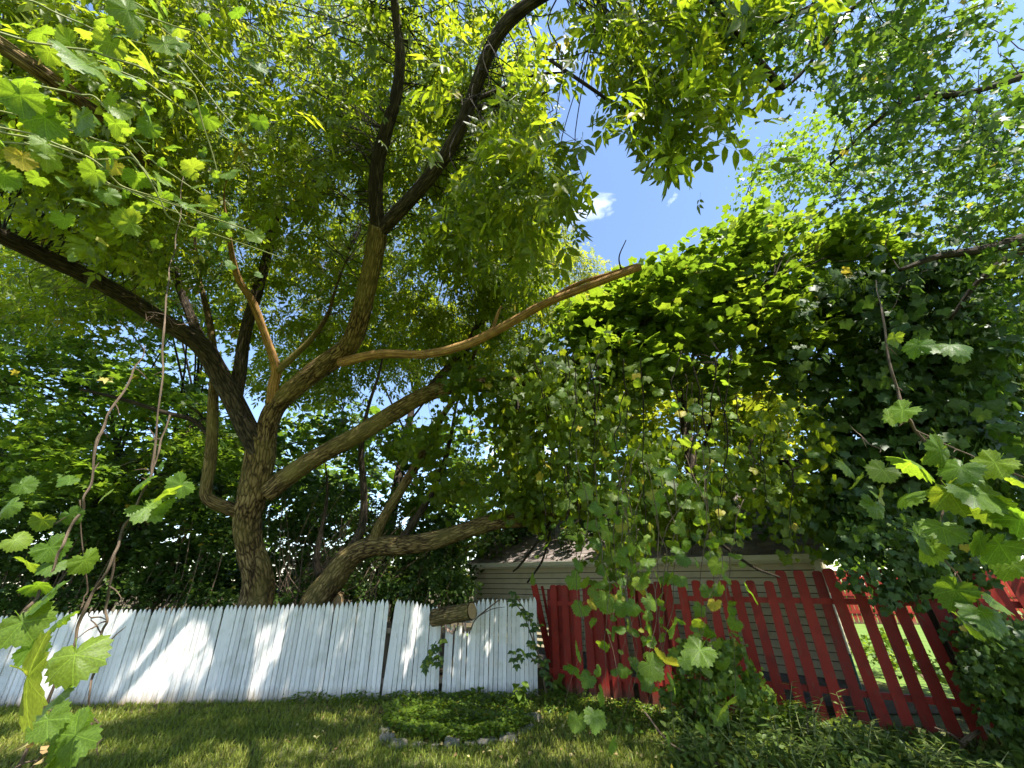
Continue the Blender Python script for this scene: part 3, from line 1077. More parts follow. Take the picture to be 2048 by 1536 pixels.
for q0, side in ((e1, 1), (e0, -1)):
    mb = MB(); a, b = q0 - rnrm * 0.07 + gd * side * 0.012, q0 + sl * SLn - rnrm * 0.07 + gd * side * 0.012
    mb.box((a + b) / 2, sl * SLn / 2, rnrm * 0.055, gd * 0.011); mb.build('rake_board', M['trim'], gar)
mb = MB(); q = GR_ + gb * (GDp - 0.08) + gd * 0.07
mb.box(q + UP * 1.25, gd * 0.03, gb * 0.045, UP * 0.85); mb.build('downpipe', M['trim'], gar)
# shingles, course by course
mbs = MB()
sw, sx_ = 0.30, 0.14
V = [(-sw / 2 + 0.004, 0, 0.012), (sw / 2 - 0.004, 0, 0.012), (sw / 2 - 0.004, 0.22, 0.004), (-sw / 2 + 0.004, 0.22, 0.004), (-sw / 2 + 0.004, 0, 0.001), (sw / 2 - 0.004, 0, 0.001)]
mbs.add(V, [(0, 1, 2, 3), (4, 5, 1, 0), (0, 3, 4), (1, 5, 2)])
shm = mbs.mesh('shingle', M['shingle'])
smat = Matrix(((gd[0], sl[0], rnrm[0], 0), (gd[1], sl[1], rnrm[1], 0), (gd[2], sl[2], rnrm[2], 0), (0, 0, 0, 1)))
far = MB()
nc = int((GW + 2 * OV) / sw)
cnt = 0
for c in range(int(SLn / sx_)):
    for k in range(nc):
        o_ = e0 + gd * (sw * (k + 0.5 + 0.5 * (c % 2)) ) + sl * (c * sx_ - 0.015) + rnrm * 0.002
        if np.dot(o_ - e0, gd) > GW + 2 * OV - sw * 0.4: continue
        if cnt < 290:
            link('shingle', shm, roof, Matrix.Translation(Vector(o_)) @ smat @ Matrix.Rotation(frng.gauss(0, 0.01), 4, 'Z')); cnt += 1
        else:
            far.add([o_ + gd * v[0] + sl * v[1] + rnrm * v[2] for v in V], [(0, 1, 2, 3), (4, 5, 1, 0), (0, 3, 4), (1, 5, 2)])
if far.v:
    far.build('shingle_field', M['shingle'], roof, kind='stuff')

# ------------------------------------------------------------------ far red fence in the sunny yard beyond
ff = empty('far_red_fence', (16, 20, 0), 'distant red board fence across the sunlit yard, seen between the near boards', 'fence')
fa_, fb_ = np.array((9.0, 21.5, 0)), np.array((34.0, 17.0, 0))
fdir = norm(fb_ - fa_); fln = np.linalg.norm(fb_ - fa_)
fm = Matrix(((fdir[0], -fdir[1], 0, 0), (fdir[1], fdir[0], 0, 0), (0, 0, 1, 0), (0, 0, 0, 1)))
fbm = [board_mesh(0.15, 2.1), board_mesh(0.15, 2.13), board_mesh(0.145, 2.07)]
q = 0.0
while q < fln:
    link('board', frng.choice(fbm), ff, Matrix.Translation(Vector(fa_ + fdir * q)) @ fm @ Matrix.Rotation(frng.gauss(0, 0.01), 4, 'Y')); q += 0.19
for hz in (0.4, 1.1, 1.8):
    mb = MB(); mb.box((fa_ + fb_) / 2 + UP * hz + np.array((0.05, -0.04, 0)), fdir * fln / 2, np.array((-fdir[1], fdir[0], 0)) * 0.015, UP * 0.045); mb.build('rail', M['red'], ff)

# ------------------------------------------------------------------ sun openings: lit patches on the white fence and the lawn
for (x, y, zf, rx, rz, thr) in ((390, 1330, 1, 0.85, 0.55, 0.37), (460, 1245, 1, 0.5, 0.25, 0.4), (310, 1365, 1, 0.5, 0.35, 0.42), (520, 1345, 1, 0.28, 0.34, 0.38),
                               (255, 1270, 1, 0.5, 0.3, 0.42), (160, 1260, 1, 0.28, 0.5, 0.3), (110, 1360, 1, 0.4, 0.4, 0.35), (812, 1320, 1, 0.14, 0.25, 0.3),
                               (835, 1222, 1, 0.1, 0.08, 0.2), (700, 1290, 1, 0.2, 0.3, 0.55)):
    d = P(x, y, 1.0) - np.array((0, 0, CAMZ))
    # meet the leaning fence plane
    nrm_ = norm(np.cross(fd, fz)); t_ = np.dot(FA - np.array((0, 0, CAMZ)), nrm_) / np.dot(d, nrm_)
    sun_hole(np.array((0, 0, CAMZ)) + d * t_, rx, rz, thr)
for (x, y, rx, rz, thr) in ((120, 1440, 1.3, 0.35, 0.15), (270, 1428, 1.5, 0.22, 0.24), (420, 1440, 0.3, 0.2, 0.35), (600, 1500, 1.0, 0.4, 0.4), (300, 1500, 0.9, 0.35, 0.38), (700, 1440, 0.8, 0.25, 0.44), (1000, 1530, 1.2, 0.3, 0.42), (60, 1490, 0.8, 0.4, 0.25), (1120, 1435, 0.35, 0.15, 0.4), (1150, 1510, 0.6, 0.3, 0.5),
                            (880, 1520, 0.6, 0.25, 0.5), (1340, 1480, 0.35, 0.2, 0.5), (1690, 1480, 0.55, 0.4, 0.33), (1560, 1520, 0.4, 0.3, 0.42), (1850, 1510, 0.4, 0.25, 0.45), (1040, 1500, 0.4, 0.2, 0.5)):
    sun_hole(G(x, y), rx, rz, thr)
for (x, y, t, rx, rz, thr) in ((1385, 1230, 5.5, 0.4, 0.5, 0.26), (1250, 1300, 5.9, 0.35, 0.5, 0.34), (1490, 1400, 5.0, 0.3, 0.4, 0.34), (1600, 1330, 4.9, 0.4, 0.4, 0.42), (1350, 1160, 7.2, 0.6, 0.15, 0.35), (1960, 1190, 4.8, 0.2, 0.3, 0.3),
                               (1250, 850, 5.6, 0.9, 0.6, 0.42), (1420, 1000, 5.2, 0.8, 0.5, 0.42), (1300, 1280, 3.3, 0.6, 0.5, 0.42), (1130, 800, 6.5, 0.6, 0.5, 0.42), (60, 1350, 1.0, 0.35, 0.4, 0.05), (300, 1000, 1.4, 0.4, 0.4, 0.15), (1900, 1000, 1.5, 0.3, 0.3, 0.4)):
    sun_hole(P(x, y, t), rx, rz, thr)

# ------------------------------------------------------------------ the leaning box elder behind the white fence
A_TR = [(512, 1207, 7.0, 78), (514, 1150, 6.98, 66), (500, 1095, 6.95, 61), (494, 1040, 6.9, 62), (508, 980, 6.85, 66), (520, 920, 6.8, 66), (525, 868, 6.75, 64)]
A_L1 = [(522, 905, 6.75, 50), (492, 850, 6.6, 50), (462, 790, 6.45, 47), (432, 735, 6.3, 44), (400, 690, 6.1, 40), (330, 645, 5.8, 35), (250, 595, 5.4, 34), (165, 548, 5.0, 33), (80, 508, 4.6, 33), (-40, 450, 4.1, 32), (-220, 350, 3.6, 26)]
A_L1b = [(470, 800, 6.5, 34), (480, 740, 6.6, 31), (492, 660, 6.7, 28), (515, 580, 6.8, 25), (540, 490, 6.9, 20), (560, 400, 7.0, 14), (570, 320, 7.0, 8)]
A_L1c = [(405, 690, 6.1, 26), (385, 640, 6.2, 22), (365, 590, 6.3, 19), (340, 520, 6.4, 15), (310, 440, 6.5, 10)]
A_L2 = [(530, 880, 6.75, 46), (548, 820, 6.7, 44), (600, 768, 6.55, 44), (655, 725, 6.4, 44), (698, 690, 6.2, 44), (722, 630, 5.9, 43), (738, 560, 5.6, 42), (752, 490, 5.3, 42), (758, 450, 5.15, 40)]
A_L2a = [(757, 465, 5.2, 34), (752, 400, 5.0, 31), (755, 330, 4.8, 30), (772, 260, 4.6, 29), (792, 190, 4.45, 26), (800, 110, 4.3, 22), (790, 20, 4.2, 18), (780, -120, 4.0, 12)]
A_L2b = [(760, 462, 5.2, 34), (800, 420, 5.0, 32), (850, 365, 4.8, 31), (895, 305, 4.6, 30), (930, 235, 4.4, 30), (955, 165, 4.2, 29), (985, 90, 4.0, 31), (1025, 35, 3.85, 33), (1090, -10, 3.7, 28), (1200, -60, 3.5, 20)]
A_L3 = [(535, 985, 6.8, 42), (580, 950, 6.85, 40), (650, 905, 6.9, 38), (740, 855, 6.95, 36), (830, 800, 7.0, 35), (900, 775, 7.0, 33), (990, 768, 7.0, 30), (1080, 755, 7.0, 24), (1180, 735, 7.0, 14)]
A_L3b = [(850, 793, 7.0, 22), (885, 750, 7.1, 20), (930, 700, 7.2, 17), (960, 640, 7.3, 12)]
A_DEAD = [(680, 725, 6.2, 20), (760, 708, 6.0, 19), (850, 708, 5.8, 19), (930, 690, 5.5, 19), (1000, 658, 5.2, 19), (1080, 612, 4.9, 18), (1150, 583, 4.7, 17), (1220, 556, 4.5, 15), (1282, 533, 4.4, 14)]
A_PALE = [(545, 805, 6.6, 26), (547, 770, 6.55, 25), (552, 735, 6.5, 22), (530, 670, 6.3, 18), (505, 605, 6.1, 17), (478, 560, 5.9, 15), (464, 510, 5.7, 12), (456, 455, 5.5, 8), (448, 400, 5.4, 4), (455, 350, 5.3, 2)]
A_PALE2 = [(556, 742, 6.5, 17), (590, 710, 6.5, 14), (625, 675, 6.5, 12), (655, 630, 6.5, 9), (672, 575, 6.5, 6), (700, 500, 6.5, 2)]
A_ARM = [(492, 1030, 6.85, 30), (455, 1015, 6.7, 30), (425, 1003, 6.6, 30), (412, 985, 6.58, 30), (418, 940, 6.6, 28), (424, 880, 6.62, 27), (426, 800, 6.65, 24), (428, 720, 6.7, 19), (418, 640, 6.8, 15), (400, 560, 6.9, 11), (390, 470, 7.0, 7), (400, 380, 7.0, 3)]
A_ARM2 = [(418, 870, 6.6, 12), (385, 840, 6.6, 11), (330, 825, 6.5, 10), (250, 800, 6.4, 8), (160, 778, 6.3, 6)]
CLEAR += [A_L1, A_L2, A_L2a[:-1], A_L2b[:-1], A_DEAD, A_PALE]
base_ = P(512, 1207, 7.0).copy(); base_[2] = -0.1
t1 = empty('box_elder_tree', base_, 'big crooked box elder with furrowed brown bark behind the white fence, its crown arching overhead', 'tree')
mb = MB()
px_tube(mb, A_TR, 18, 0.07, 6, pre=[(base_, 0.36), (base_ + np.array((0, 0, 0.5)), 0.3)])
mb.build('trunk', M['bark'], t1, smooth=True)
for pts, mt_, lab in ((A_L1, 'bark_dark', None), (A_L1b, 'bark_dark', None), (A_L1c, 'bark_dark', None), (A_L2, 'bark', None), (A_L2a, 'bark_dark', None), (A_L2b, 'bark_dark', None), (A_L3, 'bark', None), (A_L3b, 'bark_dark', None),
                      (A_DEAD, 'deadwood', 'long bare dead limb reaching right to a broken tip'), (A_PALE, 'deadwood', 'pale barkless dead limb rising from the fork'), (A_PALE2, 'bark', None), (A_ARM, 'bark', 'elbowed low limb turning straight up'), (A_ARM2, 'bark_dark', None)):
    limb('limb', pts, t1, mt_, 12, 0.07, 6, lab)
limb('twig', [(1080, 612, 4.9, 10), (1150, 570, 4.75, 9), (1225, 545, 4.55, 8), (1275, 528, 4.45, 5)], t1, 'deadwood', 6, 0.1)
limb('twig', [(985, 660, 5.25, 8), (995, 630, 5.25, 6), (1003, 612, 5.25, 4)], t1, 'deadwood', 6, 0.1)
limb('twig', [(1245, 548, 4.5, 4), (1238, 515, 4.5, 3), (1252, 480, 4.5, 2)], t1, 'bark_dark', 5)
limb('twig', [(960, 195, 4.2, 12), (1010, 175, 4.2, 10), (1070, 150, 4.1, 7), (1130, 145, 4.0, 5)], t1, 'bark_dark', 6)
limb('twig', [(955, 215, 4.2, 14), (1010, 205, 4.2, 12), (1065, 195, 4.2, 9), (1100, 180, 4.1, 5)], t1, 'bark_dark', 6)
limb('twig', [(1100, 120, 3.4, 9), (1180, 175, 3.3, 9), (1240, 215, 3.25, 8), (1300, 245, 3.2, 5), (1360, 250, 3.2, 3)], t1, 'bark_dark', 6)
limb('limb', [(-60, 50, 3.0, 34), (60, 130, 3.2, 32), (140, 185, 3.4, 30), (220, 245, 3.6, 26), (300, 330, 4.0, 20)], t1, 'bark', 10)
A_LISTS = [A_L1, A_L1b, A_L1c, A_L2, A_L2a, A_L2b, A_L3, A_L3b, A_PALE2, A_ARM]
A_spec = [(180, 120, 300, 220, 3.4, 6.5, 60), (520, 150, 320, 220, 3.8, 7.2, 60), (820, 150, 260, 220, 5.0, 7.5, 54), (300, 370, 360, 150, 4, 7, 62),
          (700, 400, 260, 180, 5.6, 7.8, 40), (990, 330, 130, 220, 4.8, 7.2, 40), (1010, 330, 100, 200, 2.8, 4.0, 12), (1010, 520, 100, 100, 6.2, 7.8, 22), (620, 600, 250, 100, 6.8, 8, 20), (900, 610, 130, 70, 6.4, 7.8, 12),
          (150, 560, 200, 90, 5, 7.5, 16), (1165, 350, 30, 40, 2.6, 3, 4), (1330, 40, 190, 80, 2.9, 5, 17), (1340, 210, 110, 80, 2.9, 4.4, 8), (1290, 270, 60, 40, 3, 3.6, 2), (1410, 330, 50, 40, 3, 3.6, 3)]
A_out = [(300, -330, 600, 260, 4, 7, 18), (950, -260, 350, 200, 3.5, 6, 16), (-280, 250, 220, 350, 4, 7, 30)]
cA, cA2 = ellipses(A_spec), ellipses(A_out)
over = np.stack((rng.uniform(-8.5, 5.0, 70), rng.uniform(-3.0, 3.0, 70), rng.uniform(6.5, 9.6, 70)), -1)
over = np.vstack((over, np.stack((rng.uniform(0.5, 4.8, 46), rng.uniform(-1.4, 1.3, 46), rng.uniform(7.6, 10, 46)), -1)))  # extra unseen clumps, added to shade the sprays hanging by the sky gap
op_ = proj(over); over = over[~((op_[2] > 0.3) & (op_[1] > 0) & (op_[0] > 0) & (op_[0] < 2048))]
cA2 = np.vstack((cA2, over))
crown_obj('crown', [foliage(cA, 0.46, 17, COMP5, 0.205, 'droop', 0.55), foliage(cA, 0.46, 9, COMP3, 0.19, 'droop', 0.6), foliage(cA2, 0.5, 17, COMPL, 0.2, 'droop', 0.5)], M['boxelder'], t1)
twiggery(t1, 'bark_dark', limb_points(A_LISTS), np.vstack((cA[::1], cA2[::2])), 0.006)

bt = ellipses([(180, 590, 230, 110, 5.2, 7.2, 60), (420, 520, 160, 120, 5.8, 7.2, 34), (640, 560, 140, 110, 6, 7.2, 24), (760, 830, 120, 60, 6.6, 7.6, 16)])
twiggery(t1, 'stem', limb_points(A_LISTS), bt, 0.0045, 0.2, 'bare_twigs')

# ------------------------------------------------------------------ second, low-leaning tree
B_TR = [(632, 1205, 7.3, 60), (660, 1165, 7.3, 52), (700, 1115, 7.3, 46), (745, 1092, 7.3, 44), (800, 1090, 7.3, 40), (870, 1080, 7.25, 38), (940, 1058, 7.2, 36), (1000, 1042, 7.1, 36), (1060, 1035, 7.0, 34), (1120, 1020, 6.9, 28), (1200, 990, 6.8, 18)]
B_1 = [(745, 1090, 7.3, 24), (765, 1040, 7.35, 22), (805, 975, 7.4, 20), (845, 910, 7.5, 18), (880, 840, 7.6, 14), (925, 770, 7.7, 10), (955, 690, 7.8, 6), (975, 620, 7.8, 2)]
B_2 = [(690, 1120, 7.35, 22), (722, 1060, 7.5, 19), (728, 990, 7.6, 16), (722, 900, 7.7, 12), (735, 820, 7.8, 8), (760, 740, 7.9, 5), (775, 660, 7.9, 2)]
B_3 = [(800, 1085, 7.35, 16), (850, 1010, 7.5, 15), (880, 950, 7.6, 12), (900, 880, 7.6, 8), (915, 800, 7.6, 5), (940, 720, 7.6, 2)]
B_4 = [(640, 1150, 7.5, 20), (632, 1120, 7.5, 15), (645, 1050, 7.6, 10), (655, 985, 7.7, 6), (650, 920, 7.7, 2)]
base_ = P(632, 1205, 7.3).copy(); base_[2] = -0.1; base_[0] -= 0.35
t2 = empty('leaning_tree', base_, 'low tree with a trunk leaning far right over the white fence toward the garage', 'tree')
mb = MB(); px_tube(mb, B_TR, 16, 0.07, 6, pre=[(base_, 0.3), (base_ + np.array((0.1, 0, 0.6)), 0.26)]); mb.build('trunk', M['bark'], t2, smooth=True)
for pts in (B_1, B_2, B_3, B_4): limb('limb', pts, t2, 'bark' if pts is B_1 else 'bark_dark', 10)
cB = ellipses([(1000, 740, 150, 70, 6, 7.5, 18), (1100, 850, 120, 120, 6, 7.5, 20), (950, 930, 120, 110, 6.5, 8, 16), (1120, 1000, 100, 60, 6.3, 7.2, 12)])
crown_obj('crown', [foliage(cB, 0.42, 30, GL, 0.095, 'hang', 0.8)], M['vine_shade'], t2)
twiggery(t2, 'bark_dark', limb_points([B_TR[3:], B_1, B_2, B_3, A_L3]), cB, 0.007)

# ------------------------------------------------------------------ other trees
def tree(name, label, trunk, spec, mat, tpl, size, rad, per, style='flat', flat=0.5, bark='bark_dark', outspec=None, jitter=16, limbs=(), cat='tree'):
    """trunk = [(x, y, z, r)] in metres"""
    root = empty(name, trunk[0][:3], label, cat)
    mb = MB(); mb.tube([np.array(p[:3]) for p in trunk], [p[3] for p in trunk], 12, 0.06, 5)
    mb.build('trunk', M[bark], root, smooth=True)
    for l in limbs: limb('limb', l, root, bark, 10)
    c = ellipses(spec)
    ps = [foliage(c, rad, per, tpl, size, style, flat, jitter)]
    cc = c
    if outspec is not None:
        c2 = ellipses(outspec); ps.append(foliage(c2, rad, per, tpl, size, style, flat, jitter)); cc = np.vstack((c, c2))
    crown_obj('crown', ps, M[mat], root)
    tp_ = np.array([p[:3] for p in trunk]); tq = np.linspace(0, len(trunk) - 1, 16)[6:]
    st = np.stack([np.interp(tq, np.arange(len(trunk)), tp_[:, i]) for i in range(3)], -1)
    if limbs: st = np.vstack((st, limb_points(limbs)))
    # leading branches to groups of clumps
    hubs = cc[rng.choice(len(cc), min(len(cc), 10), replace=False)]
    mb = MB()
    for h in hubs:
        s = st[int(np.argmin(np.linalg.norm(st - h, axis=1) + rng.uniform(0, 2.5, len(st))))]
        mid = s * 0.5 + h * 0.5 + np.array((0, 0, 0.15 * np.linalg.norm(h - s))) + rng.normal(0, 0.15, 3)
        mb.tube([s, mid, h], [trunk[-1][3] * 0.35 + 0.008, trunk[-1][3] * 0.2 + 0.006, 0.006], 6, 0.05, 5)
    b = mb.build('branches', M[bark], root, smooth=True); b['kind'] = 'stuff'
    twiggery(root, bark, np.vstack((st, hubs, (hubs + st[0]) / 2)), cc, 0.007)
    return root


def W(px, py, t, z=None):
    p = P(px, py, t).copy()
    if z is not None: p[2] = z
    return p


def trunk_at(px, t, top, r, lean=(0.3, 0.2)):
    b = P(px, 1150, t)
    return [(b[0], b[1], -0.1, r * 1.3), (b[0] + lean[0] * 0.2, b[1] + lean[1] * 0.2, top * 0.35, r), (b[0] + lean[0] * 0.6, b[1] + lean[1] * 0.6, top * 0.7, r * 0.8), (b[0] + lean[0], b[1] + lean[1], top, r * 0.5)]


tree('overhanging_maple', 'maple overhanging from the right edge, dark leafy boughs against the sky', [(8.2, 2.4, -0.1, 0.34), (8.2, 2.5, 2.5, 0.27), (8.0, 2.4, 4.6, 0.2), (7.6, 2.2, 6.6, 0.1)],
     [(1640, 130, 210, 140, 3.4, 7.5, 19), (1880, 120, 190, 150, 3.4, 7.5, 20), (1900, 330, 190, 120, 3.6, 7, 26), (1990, 560, 90, 130, 4.2, 6.6, 16), (1560, 40, 150, 60, 3, 5, 10)], 'maple_deep', MAPLE, 0.07, 0.5, 52, 'droop', 0.5,
     outspec=[(1600, -260, 600, 220, 3, 6, 44), (2330, 250, 260, 450, 3.6, 7, 44)],
     limbs=([(2250, 420, 4.6, 34), (2048, 478, 4.5, 24), (1960, 500, 4.5, 18), (1880, 512, 4.5, 14), (1800, 540, 4.5, 8)], [(2200, 440, 4.6, 22), (2048, 500, 4.6, 18), (1960, 560, 4.7, 12), (1900, 640, 4.8, 7)],
            [(2000, -200, 3.6, 18), (1820, -40, 3.5, 12), (1700, 20, 3.5, 9), (1600, 150, 3.6, 7), (1490, 230, 3.7, 4)], [(2200, 100, 4.2, 20), (1960, 180, 4.1, 12), (1800, 210, 4.1, 9), (1660, 330, 4.3, 5)]))
tree('vine_covered_tree', 'rounded tree smothered in grapevine, rising behind the garage roof', trunk_at(1420, 8.3, 6.0, 0.2),
     [(1240, 650, 120, 80, 6.6, 8.5, 26), (1400, 580, 150, 110, 6.6, 9, 38), (1590, 530, 190, 120, 6.6, 9, 42), (1500, 680, 250, 100, 6.2, 8.5, 46), (1300, 740, 170, 70, 6.2, 8, 18)], 'vine', GL, 0.13, 0.52, 36, 'layer', 0.45)
tree('ivy_draped_tree', 'dark dense tree draped in vines along the right edge, beyond the red fence', trunk_at(1850, 6.2, 4.6, 0.18),
     [(1740, 700, 170, 150, 5.6, 8, 36), (1900, 680, 150, 170, 4.8, 7, 38), (1980, 860, 100, 130, 4.8, 7, 28), (1800, 860, 160, 110, 5.2, 7, 32), (1830, 1010, 190, 90, 5.2, 7, 36)], 'darkleaf', GL, 0.11, 0.47, 36, 'hang', 0.7,
     outspec=[(2250, 750, 180, 330, 4.8, 7, 40)], limbs=([(1850, 880, 6.2, 16), (1720, 905, 6.3, 14), (1600, 925, 6.5, 13), (1480, 920, 6.6, 9)],))
tree('sunlit_tree', 'tall yellow-green sunlit tree just left of the blue sky gap', trunk_at(1020, 10.5, 8.0, 0.16),
     [(1060, 440, 80, 120, 8, 11, 26), (1120, 560, 90, 80, 8, 11, 24), (970, 560, 100, 120, 8, 11, 22), (1090, 640, 120, 60, 8.5, 11, 14)], 'limeleaf', COMPL, 0.17, 0.55, 26, 'droop', 0.6)
tree('bright_tree', 'bright lime tree glowing behind the vine curtain above the garage', trunk_at(1370, 12.0, 4.5, 0.16),
     [(1330, 820, 170, 90, 10, 13, 46), (1480, 800, 120, 80, 10, 13, 28), (1180, 820, 110, 80, 10, 12, 26), (1380, 940, 220, 60, 10, 12, 26), (1560, 840, 90, 90, 10, 12, 14)], 'limeleaf', ROUND, 0.14, 0.7, 36, 'layer', 0.5)
tree('silver_maple', 'thin airy silver maple with small pale leaves at upper right, far off', trunk_at(1640, 12.5, 11.0, 0.2),
     [(1560, 340, 110, 70, 10.5, 13, 22), (1690, 300, 160, 90, 10.5, 13, 24), (1830, 420, 150, 80, 10.5, 13, 14)], 'maple', SIMPLE, 0.1, 0.7, 30, 'flat', 0.6)
tree('norway_maple', 'broad maple in flat bright green layers behind the left end of the white fence', trunk_at(90, 9.6, 5.0, 0.2),
     [(60, 600, 160, 70, 9, 12, 14), (330, 640, 130, 60, 9, 12, 10), (120, 760, 180, 100, 8, 11, 34), (310, 880, 190, 110, 8, 11, 34), (80, 940, 140, 100, 7.6, 10, 30), (150, 660, 200, 70, 9, 12, 14), (430, 960, 90, 70, 8.4, 10, 10)], 'maple', MAPLE, 0.125, 0.62, 40, 'layer', 0.3,
     outspec=[(-250, 800, 220, 220, 7.6, 10, 34)])
tree('back_tree', 'pale leafy tree filling the gap between the leaning trunk and the garage', trunk_at(800, 11.2, 4.5, 0.13),
     [(720, 950, 150, 100, 9.6, 13, 20), (880, 930, 140, 100, 9.6, 13, 20), (1010, 980, 120, 70, 10.8, 13, 14), (860, 1060, 150, 50, 10, 12, 14), (620, 850, 100, 100, 10, 13, 12)], 'vine', SIMPLE, 0.105, 0.55, 40, 'flat', 0.5)
tree('tall_back_tree', 'tall green tree rising behind the box elder at far left', trunk_at(230, 11.0, 7.0, 0.17),
     [(120, 430, 230, 160, 8.5, 12, 40), (350, 520, 200, 120, 8.6, 12, 32), (180, 180, 260, 150, 8, 12, 36), (460, 330, 170, 150, 8.8, 12.5, 28)], 'vine', COMPL, 0.26, 0.78, 30, 'droop', 0.5)
tree('tall_back_tree', 'tall green tree rising behind the box elder left of the dead limb', trunk_at(760, 11.0, 8.0, 0.17),
     [(700, 560, 170, 110, 9, 12, 26), (800, 360, 170, 190, 9, 12.5, 34), (850, 690, 140, 80, 9, 12, 26), (640, 720, 130, 80, 9, 12, 22), (980, 700, 90, 70, 9, 12, 14), (720, 130, 240, 140, 8.5, 12, 30), (960, 220, 90, 150, 8.2, 11, 12)], 'boxelder', COMPL, 0.26, 0.78, 29, 'droop', 0.5)
for (px_, t_, hh, lean, lab) in ((325, 8.6, 3.2, (0.1, 0.2), 'slender young trunk standing in the dark thicket left of the big tree'), (205, 9.2, 3.6, (-0.4, 0.3), 'thin leaning sapling trunk in the shade behind the fence far left')):
    b = trunk_at(px_, t_, hh, 0.045, lean)
    rt = empty('sapling', b[0][:3], lab, 'sapling')
    mb = MB(); mb.tube([np.array(p[:3]) for p in b], [p[3] for p in b], 8, 0.05, 5); mb.build('trunk', M['bark'], rt, smooth=True)
    top = np.array(b[-1][:3])
    crown_obj('crown', [foliage(top + rng.normal(0, 0.5, (10, 3)) * np.array((1, 1, 0.5)), 0.4, 30, MAPLE, 0.07, 'layer', 0.4)], M['maple'], rt)

# ------------------------------------------------------------------ understorey behind the fence
def shrub(name, label, spec, mat, tpl, size, rad, per, style='flat', flat=0.6, t=9, px_=200, stems=True):
    b = P(px_, 1150, t); b = np.array((b[0], b[1], 0.0))
    root = empty(name, b, label, 'shrub')
    c = ellipses(spec); c = c[c[:, 2] > 0.2]
    crown_obj('foliage', [foliage(c, rad, per, tpl, size, style, flat)], M[mat], root)
    mb = MB()
    for q in (c[::2] if stems else c[:0]):
        g = np.array((q[0] * 0.7 + b[0] * 0.3 + rng.normal(0, .2), q[1] * 0.7 + b[1] * 0.3 + rng.normal(0, .2), -0.05))
        mb.tube([g, g * 0.5 + q * 0.5 + rng.normal(0, 0.12, 3), q], [0.014, 0.01, 0.005], 5, 0, 4)
    if mb.v:
        s = mb.build('stems', M['stem'], root); s['kind'] = 'stuff'
    return root


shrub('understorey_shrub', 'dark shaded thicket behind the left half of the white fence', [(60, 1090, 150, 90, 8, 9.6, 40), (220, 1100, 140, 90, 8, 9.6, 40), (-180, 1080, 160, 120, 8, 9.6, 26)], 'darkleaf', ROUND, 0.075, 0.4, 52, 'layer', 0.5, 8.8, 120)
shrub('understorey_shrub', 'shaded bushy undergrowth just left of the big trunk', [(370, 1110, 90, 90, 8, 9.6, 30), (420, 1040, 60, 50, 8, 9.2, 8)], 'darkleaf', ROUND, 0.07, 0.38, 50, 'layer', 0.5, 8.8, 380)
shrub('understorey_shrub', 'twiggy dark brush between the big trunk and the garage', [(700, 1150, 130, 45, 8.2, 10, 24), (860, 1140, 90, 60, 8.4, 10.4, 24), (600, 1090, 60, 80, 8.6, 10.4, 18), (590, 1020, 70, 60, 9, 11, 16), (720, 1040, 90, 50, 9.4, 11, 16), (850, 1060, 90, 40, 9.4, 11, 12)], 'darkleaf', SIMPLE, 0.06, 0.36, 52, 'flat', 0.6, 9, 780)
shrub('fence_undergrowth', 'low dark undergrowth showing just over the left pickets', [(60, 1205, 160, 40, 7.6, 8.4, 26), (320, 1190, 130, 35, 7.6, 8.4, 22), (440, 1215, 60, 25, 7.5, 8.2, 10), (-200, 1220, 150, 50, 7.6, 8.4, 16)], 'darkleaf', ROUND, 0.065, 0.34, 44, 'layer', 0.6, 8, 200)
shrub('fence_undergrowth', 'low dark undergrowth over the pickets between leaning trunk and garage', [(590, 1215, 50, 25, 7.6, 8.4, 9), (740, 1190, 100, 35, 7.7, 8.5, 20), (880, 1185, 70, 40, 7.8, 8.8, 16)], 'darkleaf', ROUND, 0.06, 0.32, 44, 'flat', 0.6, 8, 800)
rtw = empty('twig_thicket', P(610, 1150, 7.9) * np.array((1, 1, 0)), 'tangle of bare grey twigs between the two trunks', 'twigs')
mb = MB()
for k in range(70):
    x0 = rng.uniform(545, 760); y0 = 1215; tt = rng.uniform(7.6, 8.6)
    ln = rng.uniform(70, 260); a = rng.normal(0.1, 0.5)
    pts = [P(x0, y0, tt)]
    for q in (0.33, 0.66, 1.0):
        pts.append(P(x0 + ln * q * math.sin(a + 0.4 * q) + rng.normal(0, 6), y0 - ln * q * math.cos(a), tt + rng.normal(0, 0.1)))
    mb.tube(pts, [0.011, 0.008, 0.005, 0.002], 4, 0, 3, False)
s = mb.build('twig_mass', M['stem'], rtw); s['kind'] = 'stuff'
# woods: nearer belt, then far belt
c = []
for k in range(330):
    x = rng.uniform(-450, 960); top = np.interp(x, [-450, 0, 450, 600, 960], [600, 640, 720, 850, 900])
    y = top + (1190 - top) * rng.uniform(0, 1) ** 0.7
    c.append(P(x, y, rng.uniform(10.5, 14.5)))
c = np.array(c); c = c[c[:, 2] > 0.2]
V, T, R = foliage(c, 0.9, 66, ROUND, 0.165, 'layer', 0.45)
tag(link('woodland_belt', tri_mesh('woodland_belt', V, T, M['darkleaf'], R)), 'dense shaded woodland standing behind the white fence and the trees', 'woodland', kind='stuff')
c = []
for k in range(330):
    x = rng.uniform(-500, 1150) if k < 150 else rng.uniform(1150, 2500)
    c.append(P(x, rng.uniform(830 if x < 1000 else 900, 1170), rng.uniform(15, 22)))
c = np.array(c); c = c[(c[:, 2] > 0.3) & ~((c[:, 0] > 6) & (c[:, 1] < 24))]
V, T, R = foliage(c, 1.3, 46, ROUND, 0.27, 'flat', 0.6)
tag(link('far_woods', tri_mesh('far_woods', V, T, M['maple'], R)), 'far green woodland closing the view behind the trees', 'woodland', kind='stuff')
